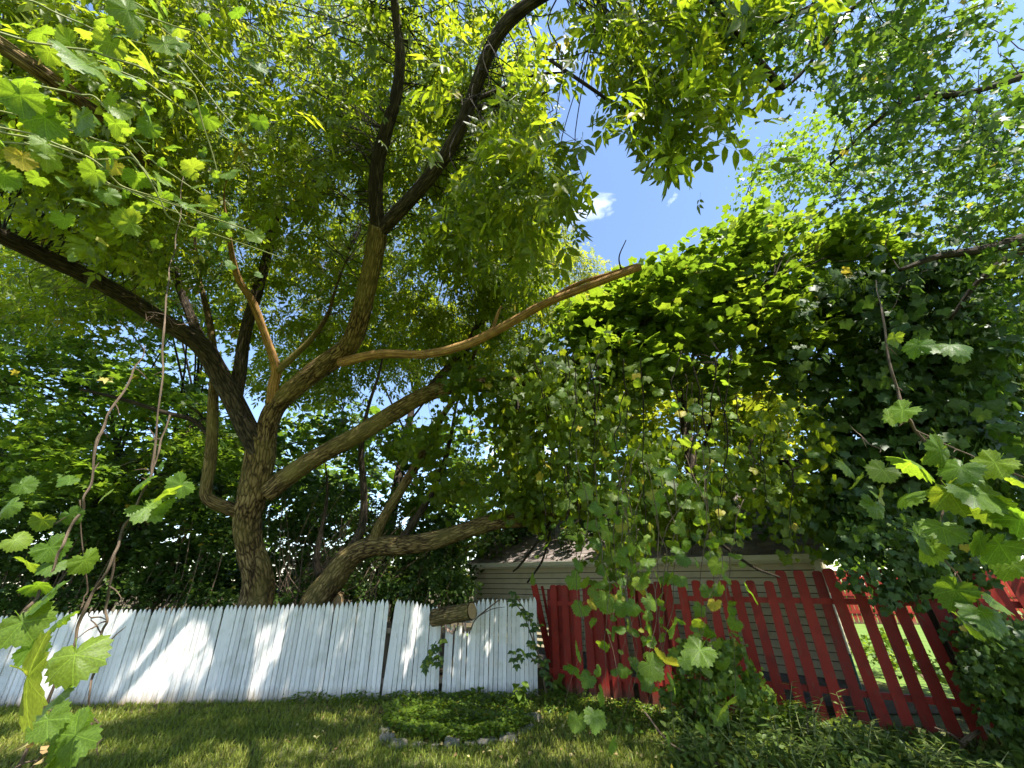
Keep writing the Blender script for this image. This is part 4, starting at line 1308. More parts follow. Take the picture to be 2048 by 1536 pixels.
c = np.array([np.array((rng.uniform(8, 45), rng.uniform(24, 30), rng.uniform(0.5, 7))) for k in range(130)])
V, T, R = foliage(c, 1.5, 50, ROUND, 0.3, 'flat', 0.6)
tag(link('far_hedge', tri_mesh('far_hedge', V, T, M['vine'], R)), 'sunlit green trees massed beyond the far red fence', 'woodland', kind='stuff')

# ------------------------------------------------------------------ grapevines with single leaves
def leaf_matrix(p, d, n, s):
    m = frames(np.asarray(d, float)[None], np.asarray(n, float)[None])[0]
    return Matrix.Translation(Vector(p)) @ Matrix(m.tolist()).to_4x4() @ Matrix.Scale(s, 4)


def hang_leaf(root, p, s, r_, face=0.6):
    """a leaf hanging from its stalk, blade towards the light and the yard"""
    a = r_.uniform(0, 2 * math.pi)
    d = np.array((math.cos(a) * 0.75, math.sin(a) * 0.75, -0.75 + r_.uniform(-0.35, 0.5)))
    n = np.array((r_.gauss(0, 0.45), -face + r_.gauss(0, 0.4), 0.75 + r_.gauss(0, 0.3)))
    link('leaf', r_.choice(GRAPE), root, leaf_matrix(p, d, n, s))


def vine(name, label, stems, leaves, seedv, per_m=0, size=0.085, width=1.0, spread=0.09, face=0.6, mat='stem', group=None, cat='vine', most=290):
    r_ = random.Random(seedv)
    st3, st2 = [], []
    for s in stems:       # shoots kink a little at every node
        a, b = [], []
        for i, (x, y, t, w) in enumerate(s):
            a.append(P(x, y, t)); b.append((x, y, t, w * (1.25 if i % 2 else 1.0)))
            if i < len(s) - 1:
                x2, y2, t2, w2 = s[i + 1]
                for q in (0.35, 0.7):
                    a.append(P(x + (x2 - x) * q + r_.gauss(0, 2.6), y + (y2 - y) * q, t + (t2 - t) * q + r_.gauss(0, 0.006)))
                    b.append((x, y, t + (t2 - t) * q, (w + (w2 - w) * q) * r_.uniform(0.8, 1.2)))
        st3.append(a); st2.append(b)
    stems = st2
    root = empty(name, st3[0][0], label, cat, group)
    nleaf = 0
    for s, pts in zip(stems, st3):
        mb = MB()
        mb.tube(pts, [max(0.0012, 0.5 * w * t / F * width) for x, y, t, w in s], 6, 0.12, 5)
        if not per_m:
            for i in range(2, len(pts) - 1, 3):
                d = np.array((r_.gauss(0, 1), r_.gauss(0, .5), r_.gauss(-.3, .7))); d = d / np.linalg.norm(d) * r_.uniform(0.03, 0.09)
                mb.tube([pts[i], pts[i] + d * .5 + np.array((0, 0, .006)), pts[i] + d], [0.0028, 0.002, 0.001], 4, 0, 3)
        mb.build('stem', M[mat], root, smooth=True)
        if per_m:
            L = sum(np.linalg.norm(pts[i + 1] - pts[i]) for i in range(len(pts) - 1))
            for k in range(int(L * per_m)):
                if nleaf >= most: break
                q = r_.uniform(0.03, 1) * (len(pts) - 1); i = min(int(q), len(pts) - 2); q -= i
                p = pts[i] * (1 - q) + pts[i + 1] * q + np.array([r_.gauss(0, spread) for _ in range(3)])
                if name in ('grapevine_curtain', 'fence_grapevine') and sunny(p) and r_.random() < 0.8: continue
                hang_leaf(root, p, size * r_.uniform(0.45, 1.3), r_, face); nleaf += 1
    for (x, y, t, spx) in leaves:
        hang_leaf(root, P(x, y, t), spx * t / F / 1.85, r_, face)
    return root


# left foreground
fl = vine('hanging_grapevine', 'foreground grapevine trailing down the left side in front of the white fence',
     [[(372, 330, 3.0, 1.5), (352, 470, 2.4, 2.5), (338, 560, 2.0, 4), (328, 660, 1.7, 5), (322, 780, 1.55, 6), (305, 930, 1.45, 8), (285, 985, 1.4, 7), (250, 1050, 1.35, 8), (228, 1110, 1.3, 9), (172, 1215, 1.25, 9), (130, 1320, 1.2, 9), (75, 1450, 1.15, 10), (20, 1570, 1.1, 11)],
      [(290, 690, 1.8, 2), (262, 755, 1.55, 5), (215, 830, 1.4, 6), (195, 880, 1.35, 8), (182, 970, 1.3, 7), (150, 1040, 1.25, 8), (115, 1110, 1.2, 8), (75, 1195, 1.15, 8), (10, 1260, 1.1, 8), (-60, 1320, 1.1, 8)],
      [(228, 1110, 1.3, 7), (215, 1200, 1.3, 7), (205, 1260, 1.28, 7), (190, 1340, 1.25, 6), (178, 1395, 1.22, 5), (183, 1450, 1.2, 5), (196, 1510, 1.2, 3)],
      [(203, 1268, 1.28, 4), (188, 1245, 1.28, 3), (178, 1232, 1.28, 2)], [(203, 1270, 1.28, 3), (208, 1290, 1.28, 2), (214, 1297, 1.28, 2)],
      [(105, 1400, 1.1, 7), (110, 1480, 1.1, 6), (60, 1540, 1.1, 6)], [(160, 1000, 1.3, 4), (175, 1180, 1.3, 4), (160, 1220, 1.25, 4)],
      [(340, 830, 1.6, 5), (318, 900, 1.5, 5), (300, 960, 1.42, 5)]],
     [(55, 1355, 0.85, 190), (150, 1310, 0.95, 110), (120, 1390, 0.95, 95), (95, 1195, 1.15, 95), (45, 1245, 1.1, 100), (120, 1240, 1.1, 70), (295, 1015, 1.38, 75), (362, 968, 1.45, 60), (285, 965, 1.38, 60), (340, 985, 1.4, 60),
      (320, 930, 1.42, 36), (170, 1120, 1.22, 60), (105, 1130, 1.2, 50), (55, 1125, 1.2, 60), (100, 1095, 1.2, 65), (150, 1470, 1.0, 110), (120, 1510, 1.0, 90), (140, 960, 1.3, 40), (75, 1170, 1.15, 55), (60, 1300, 1.0, 60), (85, 1040, 1.25, 50),
      (155, 1450, 1.05, 70), (30, 1080, 1.2, 50), (210, 990, 1.3, 36), (140, 1030, 1.25, 46), (330, 1010, 1.4, 50), (95, 1440, 1.0, 80), (20, 1010, 1.3, 55), (45, 970, 1.4, 45)], 5, face=0.75, width=0.62)
drm = []
for k in range(3):
    V, T = folded([(0.25, 0.25), (0.34, 0.5), (0.2, 0.8)], [0.35, 0.7], curl=-0.7 - 0.4 * k, fold=0.9)
    drm.append(tri_mesh('dry_leaf', V, T, M['dry'], np.full(len(T), 0.2 + 0.3 * k)))
r_ = random.Random(3)
for k in range(16):
    p = P(r_.gauss(95, 22), r_.gauss(1475, 45), 1.08 + r_.gauss(0, 0.03))
    link('dry_leaf', r_.choice(drm), fl, leaf_matrix(p, (r_.gauss(0, .6), r_.gauss(0, .6), -0.8), (r_.gauss(0, 1), r_.gauss(-.3, 1), r_.gauss(0, 1)), r_.uniform(0.018, 0.036)))
# upper left, over the branches
stems, r_ = [], random.Random(21)
for k in range(11):
    x0, y0 = r_.uniform(-80, 60), r_.uniform(-60, 330)
    t0 = r_.uniform(1.5, 2.3)
    stems.append([(x0 + q * r_.uniform(380, 520), y0 + q * r_.uniform(180, 300) - 60 * math.sin(3 * q), t0 + 0.5 * q, 4 - 2 * q) for q in (0, 0.25, 0.5, 0.75, 1.0)])
vine('grapevine_canopy', 'sunlit yellow-green grapevine spread over the boughs at upper left', stems, [(285, 110, 1.5, 80), (70, 200, 1.5, 110), (170, 130, 1.6, 100), (40, 190, 1.4, 80), (250, 150, 1.6, 80), (90, 235, 1.5, 90), (190, 345, 1.7, 60), (255, 20, 1.6, 70)], 22, per_m=15, size=0.064, spread=0.15, face=0.15, mat='green_stem')
# right foreground
vine('hanging_grapevine', 'big-leaved foreground grapevine hanging down at the far right',
     [[(1752, 560, 2.2, 2), (1765, 630, 1.9, 4), (1778, 720, 1.8, 6), (1800, 800, 1.75, 7), (1830, 860, 1.7, 7), (1880, 920, 1.65, 7), (1950, 975, 1.6, 7), (2060, 1060, 1.5, 7)], [(1830, 860, 1.7, 4), (1870, 880, 1.65, 4), (1940, 910, 1.6, 4), (2060, 960, 1.55, 4)],
      [(1700, 850, 2.3, 1), (1730, 880, 2.1, 3), (1760, 905, 2.0, 3)], [(1880, 920, 1.65, 4), (1890, 1010, 1.65, 4), (1870, 1090, 1.6, 4), (1925, 1170, 1.6, 4), (1970, 1215, 1.6, 4)]],
     [(1835, 690, 1.8, 55), (1900, 690, 1.75, 70), (1870, 695, 1.78, 60), (1790, 675, 1.8, 40), (1920, 705, 1.75, 50), (1805, 820, 1.7, 75), (1778, 835, 1.7, 45), (1825, 925, 1.6, 95), (1880, 900, 1.6, 80), (1920, 935, 1.55, 80), (1945, 985, 1.5, 110), (1900, 985, 1.55, 90), (1990, 925, 1.5, 80),
      (2035, 960, 1.45, 90), (2040, 1040, 1.4, 100), (1885, 1055, 1.55, 80), (1840, 1075, 1.6, 80), (1690, 930, 2.0, 60), (1720, 960, 1.95, 55), (1765, 940, 1.9, 60), (1910, 1180, 1.6, 90), (1965, 1225, 1.55, 90), (1985, 1200, 1.55, 70), (1925, 1240, 1.6, 80), (1860, 1090, 1.6, 80), (1760, 985, 1.9, 50),
      (1980, 1010, 1.5, 90), (2000, 1090, 1.45, 90), (1960, 1080, 1.5, 70), (1750, 1010, 1.9, 60), (1815, 990, 1.7, 70), (2030, 1130, 1.45, 80)], 9, face=0.55, width=0.75)
# in front of the red fence
stems, r_ = [], random.Random(31)
for k in range(17):
    x0 = r_.uniform(1180, 1490); t0 = r_.uniform(2.7, 4.2)
    y0 = r_.uniform(880, 1000); y1 = r_.uniform(1250, 1480)
    if x0 < 1240 : y1 = min(y1, 1420)
    sw_ = r_.gauss(0, 30)
    stems.append([(x0 + sw_ * math.sin(2.5 * q) + r_.gauss(0, 16), y0 + (y1 - y0) * q, t0 - 0.25 * q, 1.7 - 0.9 * q) for q in (0, 0.25, 0.5, 0.75, 1.0)])
vine('fence_grapevine', 'curtain of green grapevine trailing down in front of the red fence', stems, [(1450, 1410, 2.0, 75), (1330, 1320, 2.6, 60), (1300, 1330, 2.6, 60), (1205, 1200, 3.0, 55), (1250, 1215, 2.9, 50), (1400, 1300, 2.6, 70)], 32, per_m=8.0, size=0.07, spread=0.12, face=0.7, mat='stem')
# hanging curtain above the garage eave
stems, r_ = [], random.Random(41)
for k in range(30):
    x0 = r_.uniform(1080, 1640); t0 = r_.uniform(4.3, 6.0)
    y0 = r_.uniform(700, 800); y1 = r_.uniform(940, 1130)
    if x0 > 1500: y0 += 130
    stems.append([(x0 + r_.gauss(0, 9), y0 + (y1 - y0) * q, t0 - 0.15 * q, 2.6 - 1.4 * q) for q in (0, 0.25, 0.5, 0.75, 1.0)])
cur = vine('grapevine_curtain', 'wide curtain of hanging grapevine strands above the garage roof', stems, [], 42, per_m=4.9, size=0.085, spread=0.16, face=0.7, mat='bark_dark')
cc = ellipses([(1200, 920, 130, 110, 4.8, 6.2, 22), (1380, 960, 120, 70, 4.8, 6.2, 10), (1420, 980, 150, 80, 5, 6.2, 26), (1180, 760, 110, 60, 5, 6.4, 16), (1330, 1020, 170, 50, 4.8, 6, 24), (1230, 1110, 60, 40, 4.6, 5.4, 4), (1560, 900, 100, 80, 5, 6.2, 18), (1600, 1020, 80, 60, 5, 6, 14)])
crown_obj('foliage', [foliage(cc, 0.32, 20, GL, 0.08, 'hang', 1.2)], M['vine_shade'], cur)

# vines and dead twigs heaped on the garage roof
rv = empty('roof_vine', (e0 + e1) / 2, 'heap of shaded vines and brown twigs lying on the garage roof', 'vine')
c = []
for k in range(150):
    a = rng.uniform(0, 1)
    b = rng.uniform(0.0, 1.0)
    if 0.16 < a < 0.36 and b < 0.33: continue
    c.append(e0 + gd * (a * (GW + 2 * OV)) + sl * (b * SLn) + rnrm * rng.uniform(0.08, 0.55))
c = np.array(c)
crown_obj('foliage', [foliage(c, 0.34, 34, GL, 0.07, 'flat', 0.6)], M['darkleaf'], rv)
mb = MB()
for k in range(150):
    q = c[rng.integers(len(c))] + rng.normal(0, 0.15, 3); d = norm(rng.normal(0, 1, 3) * np.array((1, 1, 0.5))) * rng.uniform(0.3, 0.9)
    mb.tube([q - d, q + rng.normal(0, 0.08, 3), q + d - UP * 0.1], [0.008, 0.006, 0.003], 4, 0, 3, False)
mb.build('twigs', M['stem'], rv)['kind'] = 'stuff'
for x, y, lab in ((1, 1, None),):
    for pts in ([(1110, 1030, 6.6, 7), (1070, 1090, 6.7, 6), (1040, 1130, 6.8, 5), (1026, 1143, 6.8, 4)], [(1100, 1060, 6.5, 5), (1085, 1120, 6.6, 5), (1055, 1165, 6.7, 4)], [(1360, 1020, 5.4, 8), (1420, 1070, 5.3, 7), (1500, 1130, 5.2, 6), (1560, 1155, 5.1, 5)]):
        limb('stem', pts, rv, 'bark_dark', 6)

# creeper on the end of the white fence and in its broken gap
lm = []
for k in range(4):
    V, T = folded([(0.2, 0.2), (0.3, 0.45), (0.14, 0.78)], [0.5], curl=-0.25 + 0.05 * k, fold=0.25)
    lm.append(tri_mesh('creeper_leaf', V, T, M['darkleaf'] if k < 3 else M['vine'], np.full(len(T), 0.2 + 0.22 * k)))


def creeper(name, label, stems, n, size, seedv, spread=0.05):
    r_ = random.Random(seedv)
    root = empty(name, P(*stems[0][0][:3]), label, 'vine')
    for s in stems:
        mb = MB(); pts = [P(x, y, t) for x, y, t, w in s]
        mb.tube(pts, [0.5 * w * t / F for x, y, t, w in s], 5, 0, 4); mb.build('stem', M['stem'], root)
        for k in range(n):
            q = r_.uniform(0, 1) * (len(pts) - 1); i = min(int(q), len(pts) - 2); q -= i
            p = pts[i] * (1 - q) + pts[i + 1] * q + np.array((r_.gauss(0, spread), r_.gauss(-0.02, 0.02), r_.gauss(0, spread)))
            for a in (-0.9, 0, 0.9):
                link('leaf', r_.choice(lm), root, leaf_matrix(p, (math.sin(a) + r_.gauss(0, .2), -0.3, -0.8 * math.cos(a) + r_.gauss(0, .2)), (r_.gauss(0, .3), -0.8, 0.5 + r_.gauss(0, .3)), size * r_.uniform(0.6, 1.2)))
    return root


creeper('creeper_vine', 'five-leaved creeper climbing the right end of the white fence', [[(1092, 1385, 6.05, 4), (1080, 1320, 6.0, 4), (1062, 1270, 6.0, 3), (1045, 1225, 6.05, 2), (1022, 1200, 6.1, 2)], [(1085, 1330, 6.0, 3), (1050, 1310, 5.95, 2), (1025, 1320, 5.95, 2)], [(1070, 1290, 6.0, 3), (1060, 1240, 6.0, 2), (1030, 1190, 6.1, 2)]], 15, 0.085, 4, 0.06)
creeper('creeper_sprig', 'dark leafy sprig poking through the broken gap in the white fence', [[(884, 1255, 6.15, 3), (880, 1290, 6.12, 3), (876, 1325, 6.1, 2)], [(872, 1282, 6.05, 2), (858, 1310, 6.02, 2), (853, 1340, 6.0, 1)]], 8, 0.10, 6, 0.03)

# ------------------------------------------------------------------ the log hung up on the fence
c0, c1 = P(868, 1236, 6.42), P(944, 1222, 6.12)
lg = empty('cut_log', (c0 + c1) / 2, 'sawn log resting on the broken pickets of the white fence', 'log')
mb = MB(); mb.tube([c0, c0 * .66 + c1 * .34, c0 * .33 + c1 * .67, c1], [0.125, 0.13, 0.127, 0.13], 18, 0.05, 4, False); mb.build('bark', M['bark'], lg, smooth=True)
ax = norm(c1 - c0); sx2 = norm(np.cross(ax, UP)); sz2 = np.cross(sx2, ax)
for c_, s in ((c1, 1), (c0, -1)):
    mb = MB(); ring = [c_ + ax * s * 0.006 + (sx2 * math.cos(a) + sz2 * math.sin(a)) * 0.116 for a in np.linspace(0, 2 * math.pi, 20, endpoint=False)]
    mb.add([c_ + ax * s * 0.008] + ring, [(0, 1 + i, 1 + (i + 1) % 20) for i in range(20)]); mb.build('cut_face', M['cutwood'], lg)
sp_ = random.Random(8)
spl = empty('splintered_wood', P(908, 1252, 6.1), 'raw splinters of broken picket just below the log', 'splinters')
for (x, y, a) in ((893, 1256, 0.5), (908, 1256, -0.3), (930, 1252, 0.2), (900, 1262, 0.9)):
    p = P(x, y, 6.08); d = np.array((math.sin(a), -0.2, -math.cos(a))); w_ = norm(np.cross(d, (0, -1, 0)))
    mb = MB(); mb.add([p - d * .05 - w_ * .018, p - d * .05 + w_ * .02, p + d * .02 + w_ * .022, p + d * .08 + w_ * .004, p + d * .03 - w_ * .02, p - d * .02 + np.array((0, -.02, 0))], [(0, 1, 5), (1, 2, 5), (2, 3, 5), (3, 4, 5), (4, 0, 5), (4, 3, 2, 1, 0)])
    mb.build('splinter', M['splinter'], spl)
mb = MB(); px_tube(mb, [(1000, 1198, 6.0, 3), (972, 1220, 5.95, 3), (950, 1240, 5.95, 3), (938, 1268, 5.95, 2)], 5); px_tube(mb, [(958, 1232, 5.95, 2), (985, 1218, 5.9, 2), (1010, 1214, 5.9, 1)], 5)
tag(mb.build('dead_twig', M['stem']), 'thin bare twig caught on the picket tops right of the log', 'twig')
# round cut log end behind the fence
c0, c1 = P(668, 1203, 7.5), P(680, 1200, 8.0)
mb = MB(); mb.tube([c0 - UP * 0.03, c1], [0.16, 0.17], 16, 0.05, 3); tag(mb.build('stump', M['cutwood'], smooth=True), 'rounded pale stump top showing over the fence beside the leaning trunk', 'stump')

# ------------------------------------------------------------------ edging stones round the bed
ordn = ['first', 'second', 'third', 'fourth', 'fifth', 'sixth', 'seventh', 'eighth', 'ninth', 'tenth', 'eleventh', 'twelfth']
STN = [(769, 1466, 22, .6), (774, 1484, 30, 1.0), (797, 1493, 40, .7), (834, 1494, 24, .45), (872, 1494, 20, .35), (903, 1492, 34, .9), (940, 1490, 24, .4), (972, 1484, 44, .5), (1017, 1480, 40, .65), (1043, 1465, 22, .45), (1057, 1456, 26, .6), (1066, 1442, 38, .9)]
for i, (x, y, w, hh) in enumerate(STN):
    g = G(x, y); t = CP * g[1] + SP * (g[2] - CAMZ); hw = 0.5 * w * t / F
    r_ = random.Random(50 + i)
    V, Fc = [], []
    nr, ns = 5, 10
    for j in range(nr):
        ph = math.pi * (j + 0.5) / nr
        for k in range(ns):
            a = 2 * math.pi * k / ns
            rr = 1 + r_.uniform(-.24, .2)
            sq = lambda v: math.copysign(abs(v) ** 0.6, v)
            V.append(g + np.array((hw * rr * sq(math.sin(ph)) * sq(math.cos(a)), hw * 0.75 * rr * sq(math.sin(ph)) * sq(math.sin(a)), 0.02 * hh + 0.065 * hh * rr * sq(math.cos(ph)))))
    for j in range(nr - 1):
        for k in range(ns): Fc.append((j * ns + k, (j + 1) * ns + k, (j + 1) * ns + (k + 1) % ns, j * ns + (k + 1) % ns))
    Fc += [tuple(range(ns)), tuple(range((nr - 1) * ns, nr * ns))[::-1]]
    mb = MB(); mb.add(V, Fc)
    tag(mb.build('edging_stone', M['stone']), 'rough grey edging stone, %s from the left along the curved bed border' % ordn[i], 'stone', 'stones edging the planting bed')
g = G(925, 1414); mb = MB(); mb.tube([g + np.array((-.15, 0, .02)), g + np.array((0, 0, .03)), g + np.array((.17, .02, .02))], [.03, .045, .03], 7, .15, 3)
tag(mb.build('flat_stone', M['stone']), 'flat stone lying at the back of the bed close to the white pickets', 'stone')

# ------------------------------------------------------------------ grass, ground cover, litter
n = 90000
X = rng.uniform(-10.5, 5.5, n); Y = rng.uniform(4.6, 8.2, n)
k = np.ones(n, bool)
sd = (X - FA[0]) * fn[0] + (Y - FA[1]) * fn[1]
k &= (sd > 0.03) | (X > FB[0] + 0.05)
sr = (X - RA[0]) * rn[0] + (Y - RA[1]) * rn[1]
k &= (sr > 0.05) | (X < RA[0])
X, Y = X[k], Y[k]
bx, by, _ = proj(np.stack((X, Y, np.zeros_like(X)), -1))
inbed = (((bx - 915) / 150) ** 2 + ((by - 1447) / 48) ** 2) < 1
k = ~inbed | (rng.uniform(0, 1, len(X)) < 0.25)
X, Y = X[k], Y[k]
n = len(X)
pos = np.stack((X, Y, np.zeros(n)), -1)
BL = (np.array([(-.085, 0, 0), (.085, 0, 0), (.02, .6, .05), (0, 1, .24)], float), np.array([(0, 1, 2), (0, 2, 3)]))
d = rng.normal(0, 0.42, (n, 3)); d[:, 2] = 1
nn = rng.normal(0, 1, (n, 3)); nn[:, 2] *= 0.2
patch = vnoise(X * 1.6, Y * 1.6, 8)
V, T, R = scatter(BL[0], BL[1], pos, frames(d, nn), rng.uniform(0.035, 0.1, n), np.clip(0.24 + 0.4 * patch + rng.normal(0, 0.16, n), 0, 1))
tag(link('grass', tri_mesh('grass', V, T, M['grass'], R)), 'short mown lawn grass in front of the fences', 'grass', kind='stuff')
# clover-like ground cover in the bed and along the red fence
n = 9000
a = rng.uniform(0, 2 * math.pi, n); q = np.sqrt(rng.uniform(0, 1, n))
px_, py_ = 915 + 152 * q * np.cos(a), 1445 + 46 * q * np.sin(a)
m2 = 3500
px_ = np.concatenate((px_, rng.uniform(1090, 1560, m2))); py_ = np.concatenate((py_, np.interp(px_[n:], [1090, 1560], [1395, 1470]) + np.abs(rng.normal(0, 22, m2))))
m3 = 2500
px_ = np.concatenate((px_, rng.uniform(560, 1080, m3))); py_ = np.concatenate((py_, 1400 + np.abs(rng.normal(0, 8, m3))))
v_ = (768 - py_) / F; tt = -CAMZ / (SP + v_ * CP)
pos = Pv(px_, py_, tt); pos[:, 2] = rng.uniform(0.03, 0.13, len(pos)) * (0.5 + vnoise(pos[:, 0] * 4, pos[:, 1] * 4, 4))
d = rng.normal(0, 1, (len(pos), 3)) * np.array((1, 1, .3)); nn = rng.normal(0, .4, (len(pos), 3)) + np.array((0, 0, 1.0))
V, T, R = scatter(ROUND[0], ROUND[1], pos, frames(d, nn), rng.uniform(0.016, 0.04, len(pos)), np.clip(rng.normal(0.4, 0.25, len(pos)), 0, 1))
tag(link('ground_cover', tri_mesh('ground_cover', V, T, M['vine'], R)), 'low creeping ground cover filling the stone-edged bed', 'ground cover', kind='stuff')
n = 420
px_ = rng.uniform(560, 1500, n); py_ = np.where(rng.uniform(0, 1, n) < 0.5, 1398 + np.abs(rng.normal(0, 9, n)), rng.uniform(1420, 1536, n))
v_ = (768 - py_) / F; tt = -CAMZ / (SP + v_ * CP)
pos = Pv(px_, py_, tt); pos[:, 2] = rng.uniform(0.04, 0.09, n)
sr = (pos[:, 0] - RA[0]) * rn[0] + (pos[:, 1] - RA[1]) * rn[1]
pos = pos[(sr > 0.05) | (pos[:, 0] < RA[0])]; n = len(pos)
V, T, R = scatter(*folded([(0.25, 0.25), (0.34, 0.5), (0.2, 0.8)], [0.5], -0.3, 0.3), pos, frames(rng.normal(0, 1, (n, 3)) * np.array((1, 1, .2)), rng.normal(0, .4, (n, 3)) + np.array((0, 0, 1.0))), rng.uniform(0.03, 0.06, n), rng.uniform(0, 1, n))
tag(link('fallen_leaves', tri_mesh('fallen_leaves', V, T, M['dry'], R)), 'scattered dry yellow and brown leaves on the lawn', 'leaf litter', kind='stuff')

# low leafy growth under the weeds
n = 5200
px_ = rng.uniform(1340, 2120, n); py_ = np.interp(px_, [1340, 1560, 2120], [1455, 1462, 1500]) + np.abs(rng.normal(0, 55, n))
v_ = (768 - py_) / F; tt = -CAMZ / (SP + v_ * CP)
pos = Pv(px_, py_, tt); pos[:, 2] = rng.uniform(0.02, 0.2, n) * (0.35 + vnoise(pos[:, 0] * 3, pos[:, 1] * 3, 6)) * np.interp(px_, [1650, 1800], [1.0, 0.55])
V, T, R = scatter(LANCE[0], LANCE[1], pos, frames(rng.normal(0, 1, (n, 3)) + np.array((0, 0, .5)), rng.normal(0, .5, (n, 3)) + np.array((0, 0, 1.0))), rng.uniform(0.04, 0.13, n), np.clip(rng.normal(0.35, 0.25, n), 0, 1))
tag(link('weed_growth', tri_mesh('weed_growth', V, T, M['weed'], R)), 'low tangled weed growth along the foot of the red fence', 'weeds', kind='stuff')

# ------------------------------------------------------------------ weeds at the foot of the red fence
wl_ = []
for k in range(5):
    V, T = folded([(0.1, 0.2), (0.15, 0.45), (0.08, 0.75)], [0.5], curl=-0.35 + 0.1 * k, fold=0.2)
    wl_.append(tri_mesh('weed_leaf', V, T, M['weed'], np.full(len(T), 0.1 + 0.2 * k)))
bl_ = []
for k in range(3):
    V, T = folded([(0.28, 0.15), (0.36, 0.4), (0.18, 0.75)], [0.5], curl=-0.3, fold=0.2)
    bl_.append(tri_mesh('broad_leaf', V, T, M['vine'], np.full(len(T), 0.1 + 0.3 * k)))
WD = [(1470, 1500, .42), (1530, 1480, .4), (1590, 1500, .55), (1640, 1530, .5), (1690, 1505, .5), (1740, 1540, .42), (1790, 1535, .34), (1840, 1560, .32), (1560, 1545, .45), (1500, 1550, .4), (1900, 1560, .3), (1420, 1530, .3), (1380, 1545, .25), (1660, 1560, .42), (1960, 1570, .3), (1610, 1570, .42)]
wdesc = ['short weed', 'narrow-leaved weed', 'tall weed', 'leafy weed', 'tallest pale weed', 'bushy weed', 'upright weed', 'spreading weed', 'low leafy weed', 'small weed', 'weed', 'tiny weed', 'seedling weed', 'dense weed', 'weed', 'slim weed']
for i, (x, y, h) in enumerate(WD):
    g = G(x, y); r_ = random.Random(70 + i)
    root = empty('weed_plant', g, '%s with lance-shaped leaves, %s from the left below the red fence' % (wdesc[i], 'number'), 'weed', 'weeds below the red fence')
    order = sorted(range(len(WD)), key=lambda j: WD[j][0]).index(i)
    names = ['leftmost', 'second', 'third', 'fourth', 'fifth', 'sixth', 'seventh', 'eighth', 'ninth', 'tenth', 'eleventh', 'twelfth', 'thirteenth', 'fourteenth', 'fifteenth', 'rightmost']
    root['label'] = '%s with narrow leaves, %s among the weeds below the red fence' % (wdesc[i], names[order] if order in (0, len(WD) - 1) else names[order] + ' from left')
    for s in range(3):
        lean = np.array((r_.gauss(0, .16), r_.gauss(-.04, .14), 0))
        top = g + lean + UP * h * r_.uniform(.75, 1.1)
        mid = (g + top) / 2 + np.array((r_.gauss(0, .03), r_.gauss(0, .03), 0))
        mb = MB(); mb.tube([g - UP * .03, mid, top], [.006, .005, .002], 5, 0, 4); mb.build('stem', M['green_stem'], root)
        for k in range(19):
            q = 0.08 + 0.92 * k / 18
            p = (g * (1 - 2 * q) + mid * 2 * q) if q < .5 else (mid * (2 - 2 * q) + top * (2 * q - 1))
            a = k * 2.4 + r_.uniform(-.4, .4)
            link('leaf', r_.choice(wl_), root, leaf_matrix(p, (math.cos(a), math.sin(a), 0.35 - 0.5 * (1 - q)), (r_.gauss(0, .2), r_.gauss(0, .2), 1), r_.uniform(.1, .2) * (1.1 - .4 * q)))
for (x, y, lab) in ((1035, 1418, 'broad-leaved green seedling at the right end of the bed'), (1120, 1392, 'broad-leaved plant at the corner where white and red fences meet')):
    g = G(x, y); r_ = random.Random(int(x)); root = empty('broadleaf_plant', g, lab, 'plant')
    for s in range(4):
        top = g + np.array((r_.gauss(0, .1), r_.gauss(0, .05), r_.uniform(.2, .36)))
        mb = MB(); mb.tube([g, (g + top) / 2 + np.array((0, 0, .03)), top], [.005, .004, .002], 5, 0, 3); mb.build('stem', M['green_stem'], root)
        for k in range(5):
            p = g * (1 - (k + 1) / 5) + top * (k + 1) / 5; a = r_.uniform(0, 6.28)
            link('leaf', r_.choice(bl_), root, leaf_matrix(p, (math.cos(a), math.sin(a) - .3, -0.3), (r_.gauss(0, .2), -.4, 1), r_.uniform(.1, .17)))
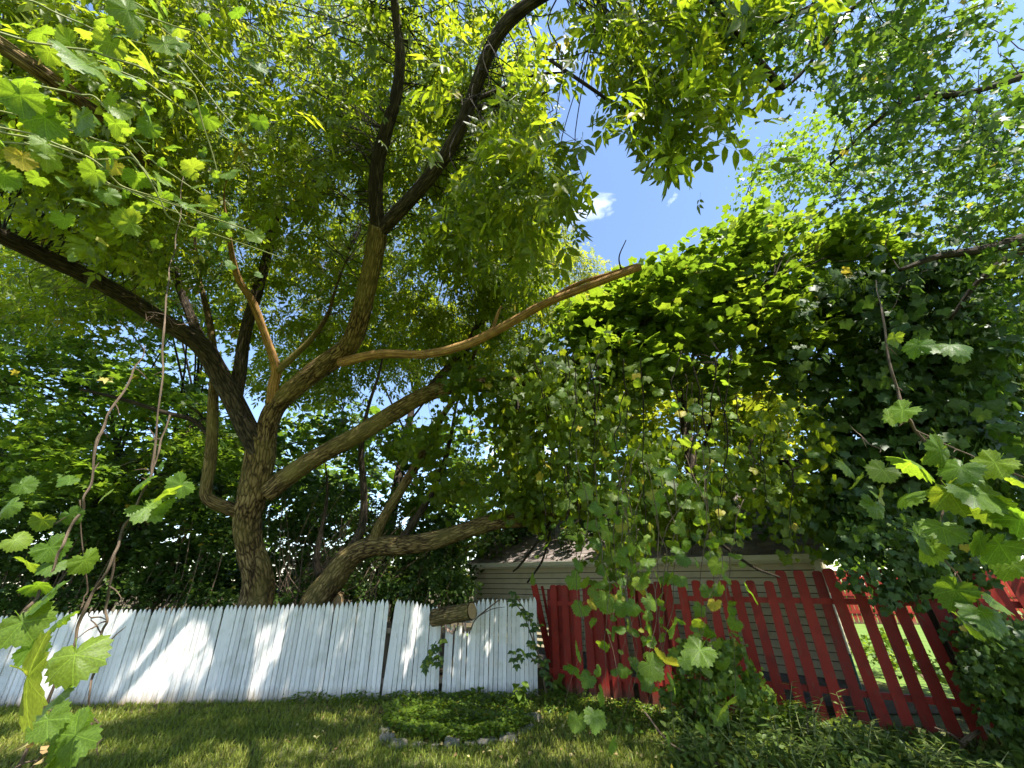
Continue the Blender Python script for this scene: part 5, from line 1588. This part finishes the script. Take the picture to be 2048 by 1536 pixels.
shrub('ivy_bush', 'dark ivy bush spilling over the right end of the red fence', [(2005, 1360, 50, 60, 3.8, 4.2, 20), (2030, 1290, 50, 30, 3.7, 4.4, 10), (1930, 1270, 40, 25, 4.2, 4.5, 5), (2020, 1470, 40, 50, 3.6, 4.0, 8), (2150, 1350, 80, 120, 3.6, 4.4, 24)], 'darkleaf', GL, 0.05, 0.2, 42, 'hang', 1.0, 4.0, 2000, stems=False)
shrub('fence_creeper', 'loose dark vine hanging over the top of the red fence near its right end', [(1780, 1150, 70, 45, 4.4, 4.8, 14), (1880, 1130, 70, 30, 4.4, 4.8, 10), (1820, 1090, 120, 40, 4.4, 5.2, 20)], 'darkleaf', GL, 0.06, 0.25, 36, 'hang', 0.9, 4.9, 1800, stems=False)
shrub('round_bush', 'small rounded green bush against the foot of the red boards', [(1590, 1440, 45, 28, 4.5, 4.8, 12), (1545, 1455, 30, 20, 4.5, 4.8, 6)], 'vine', SIMPLE, 0.03, 0.13, 60, 'flat', 0.9, 4.7, 1590)
shrub('fence_bush', 'leafy green growth massed against the middle of the red fence', [(1420, 1330, 70, 40, 4.9, 5.3, 12), (1470, 1390, 60, 50, 4.7, 5.1, 12), (1380, 1400, 50, 30, 4.9, 5.2, 7)], 'vine', GL, 0.05, 0.2, 40, 'hang', 0.8, 5.0, 1440, stems=False)
shrub('yard_shrub', 'patchy green shrub in the yard beyond the red fence, glimpsed between boards', [(1760, 1330, 70, 70, 7.5, 9, 10), (1850, 1370, 60, 60, 6.5, 8, 10), (1720, 1400, 60, 40, 6, 7, 8), (1960, 1250, 80, 60, 7, 9, 10)], 'vine', ROUND, 0.07, 0.3, 40, 'flat', 0.8, 7.5, 1800)
mb = MB(); g0, g1 = G(1890, 1525), P(1958, 1462, 4.1)
mb.tube([g0 - UP * .05, (g0 + g1) / 2 + UP * .02, g1], [.03, .026, .02], 8, .1, 4)
px_tube(mb, [(1925, 1490, 4.05, 5), (1905, 1470, 4.0, 4), (1870, 1455, 4.0, 3)], 5)
tag(mb.build('fallen_branch', M['stem'], smooth=True), 'short grey broken branch propped in the weeds at lower right', 'branch')
mb = MB(); px_tube(mb, [(1290, 1425, 4.6, 4), (1345, 1490, 4.1, 5), (1440, 1530, 3.8, 4)], 6)
tag(mb.build('fallen_stick', M['stem']), 'thin brown stick lying slantwise on the lawn before the red fence', 'stick')
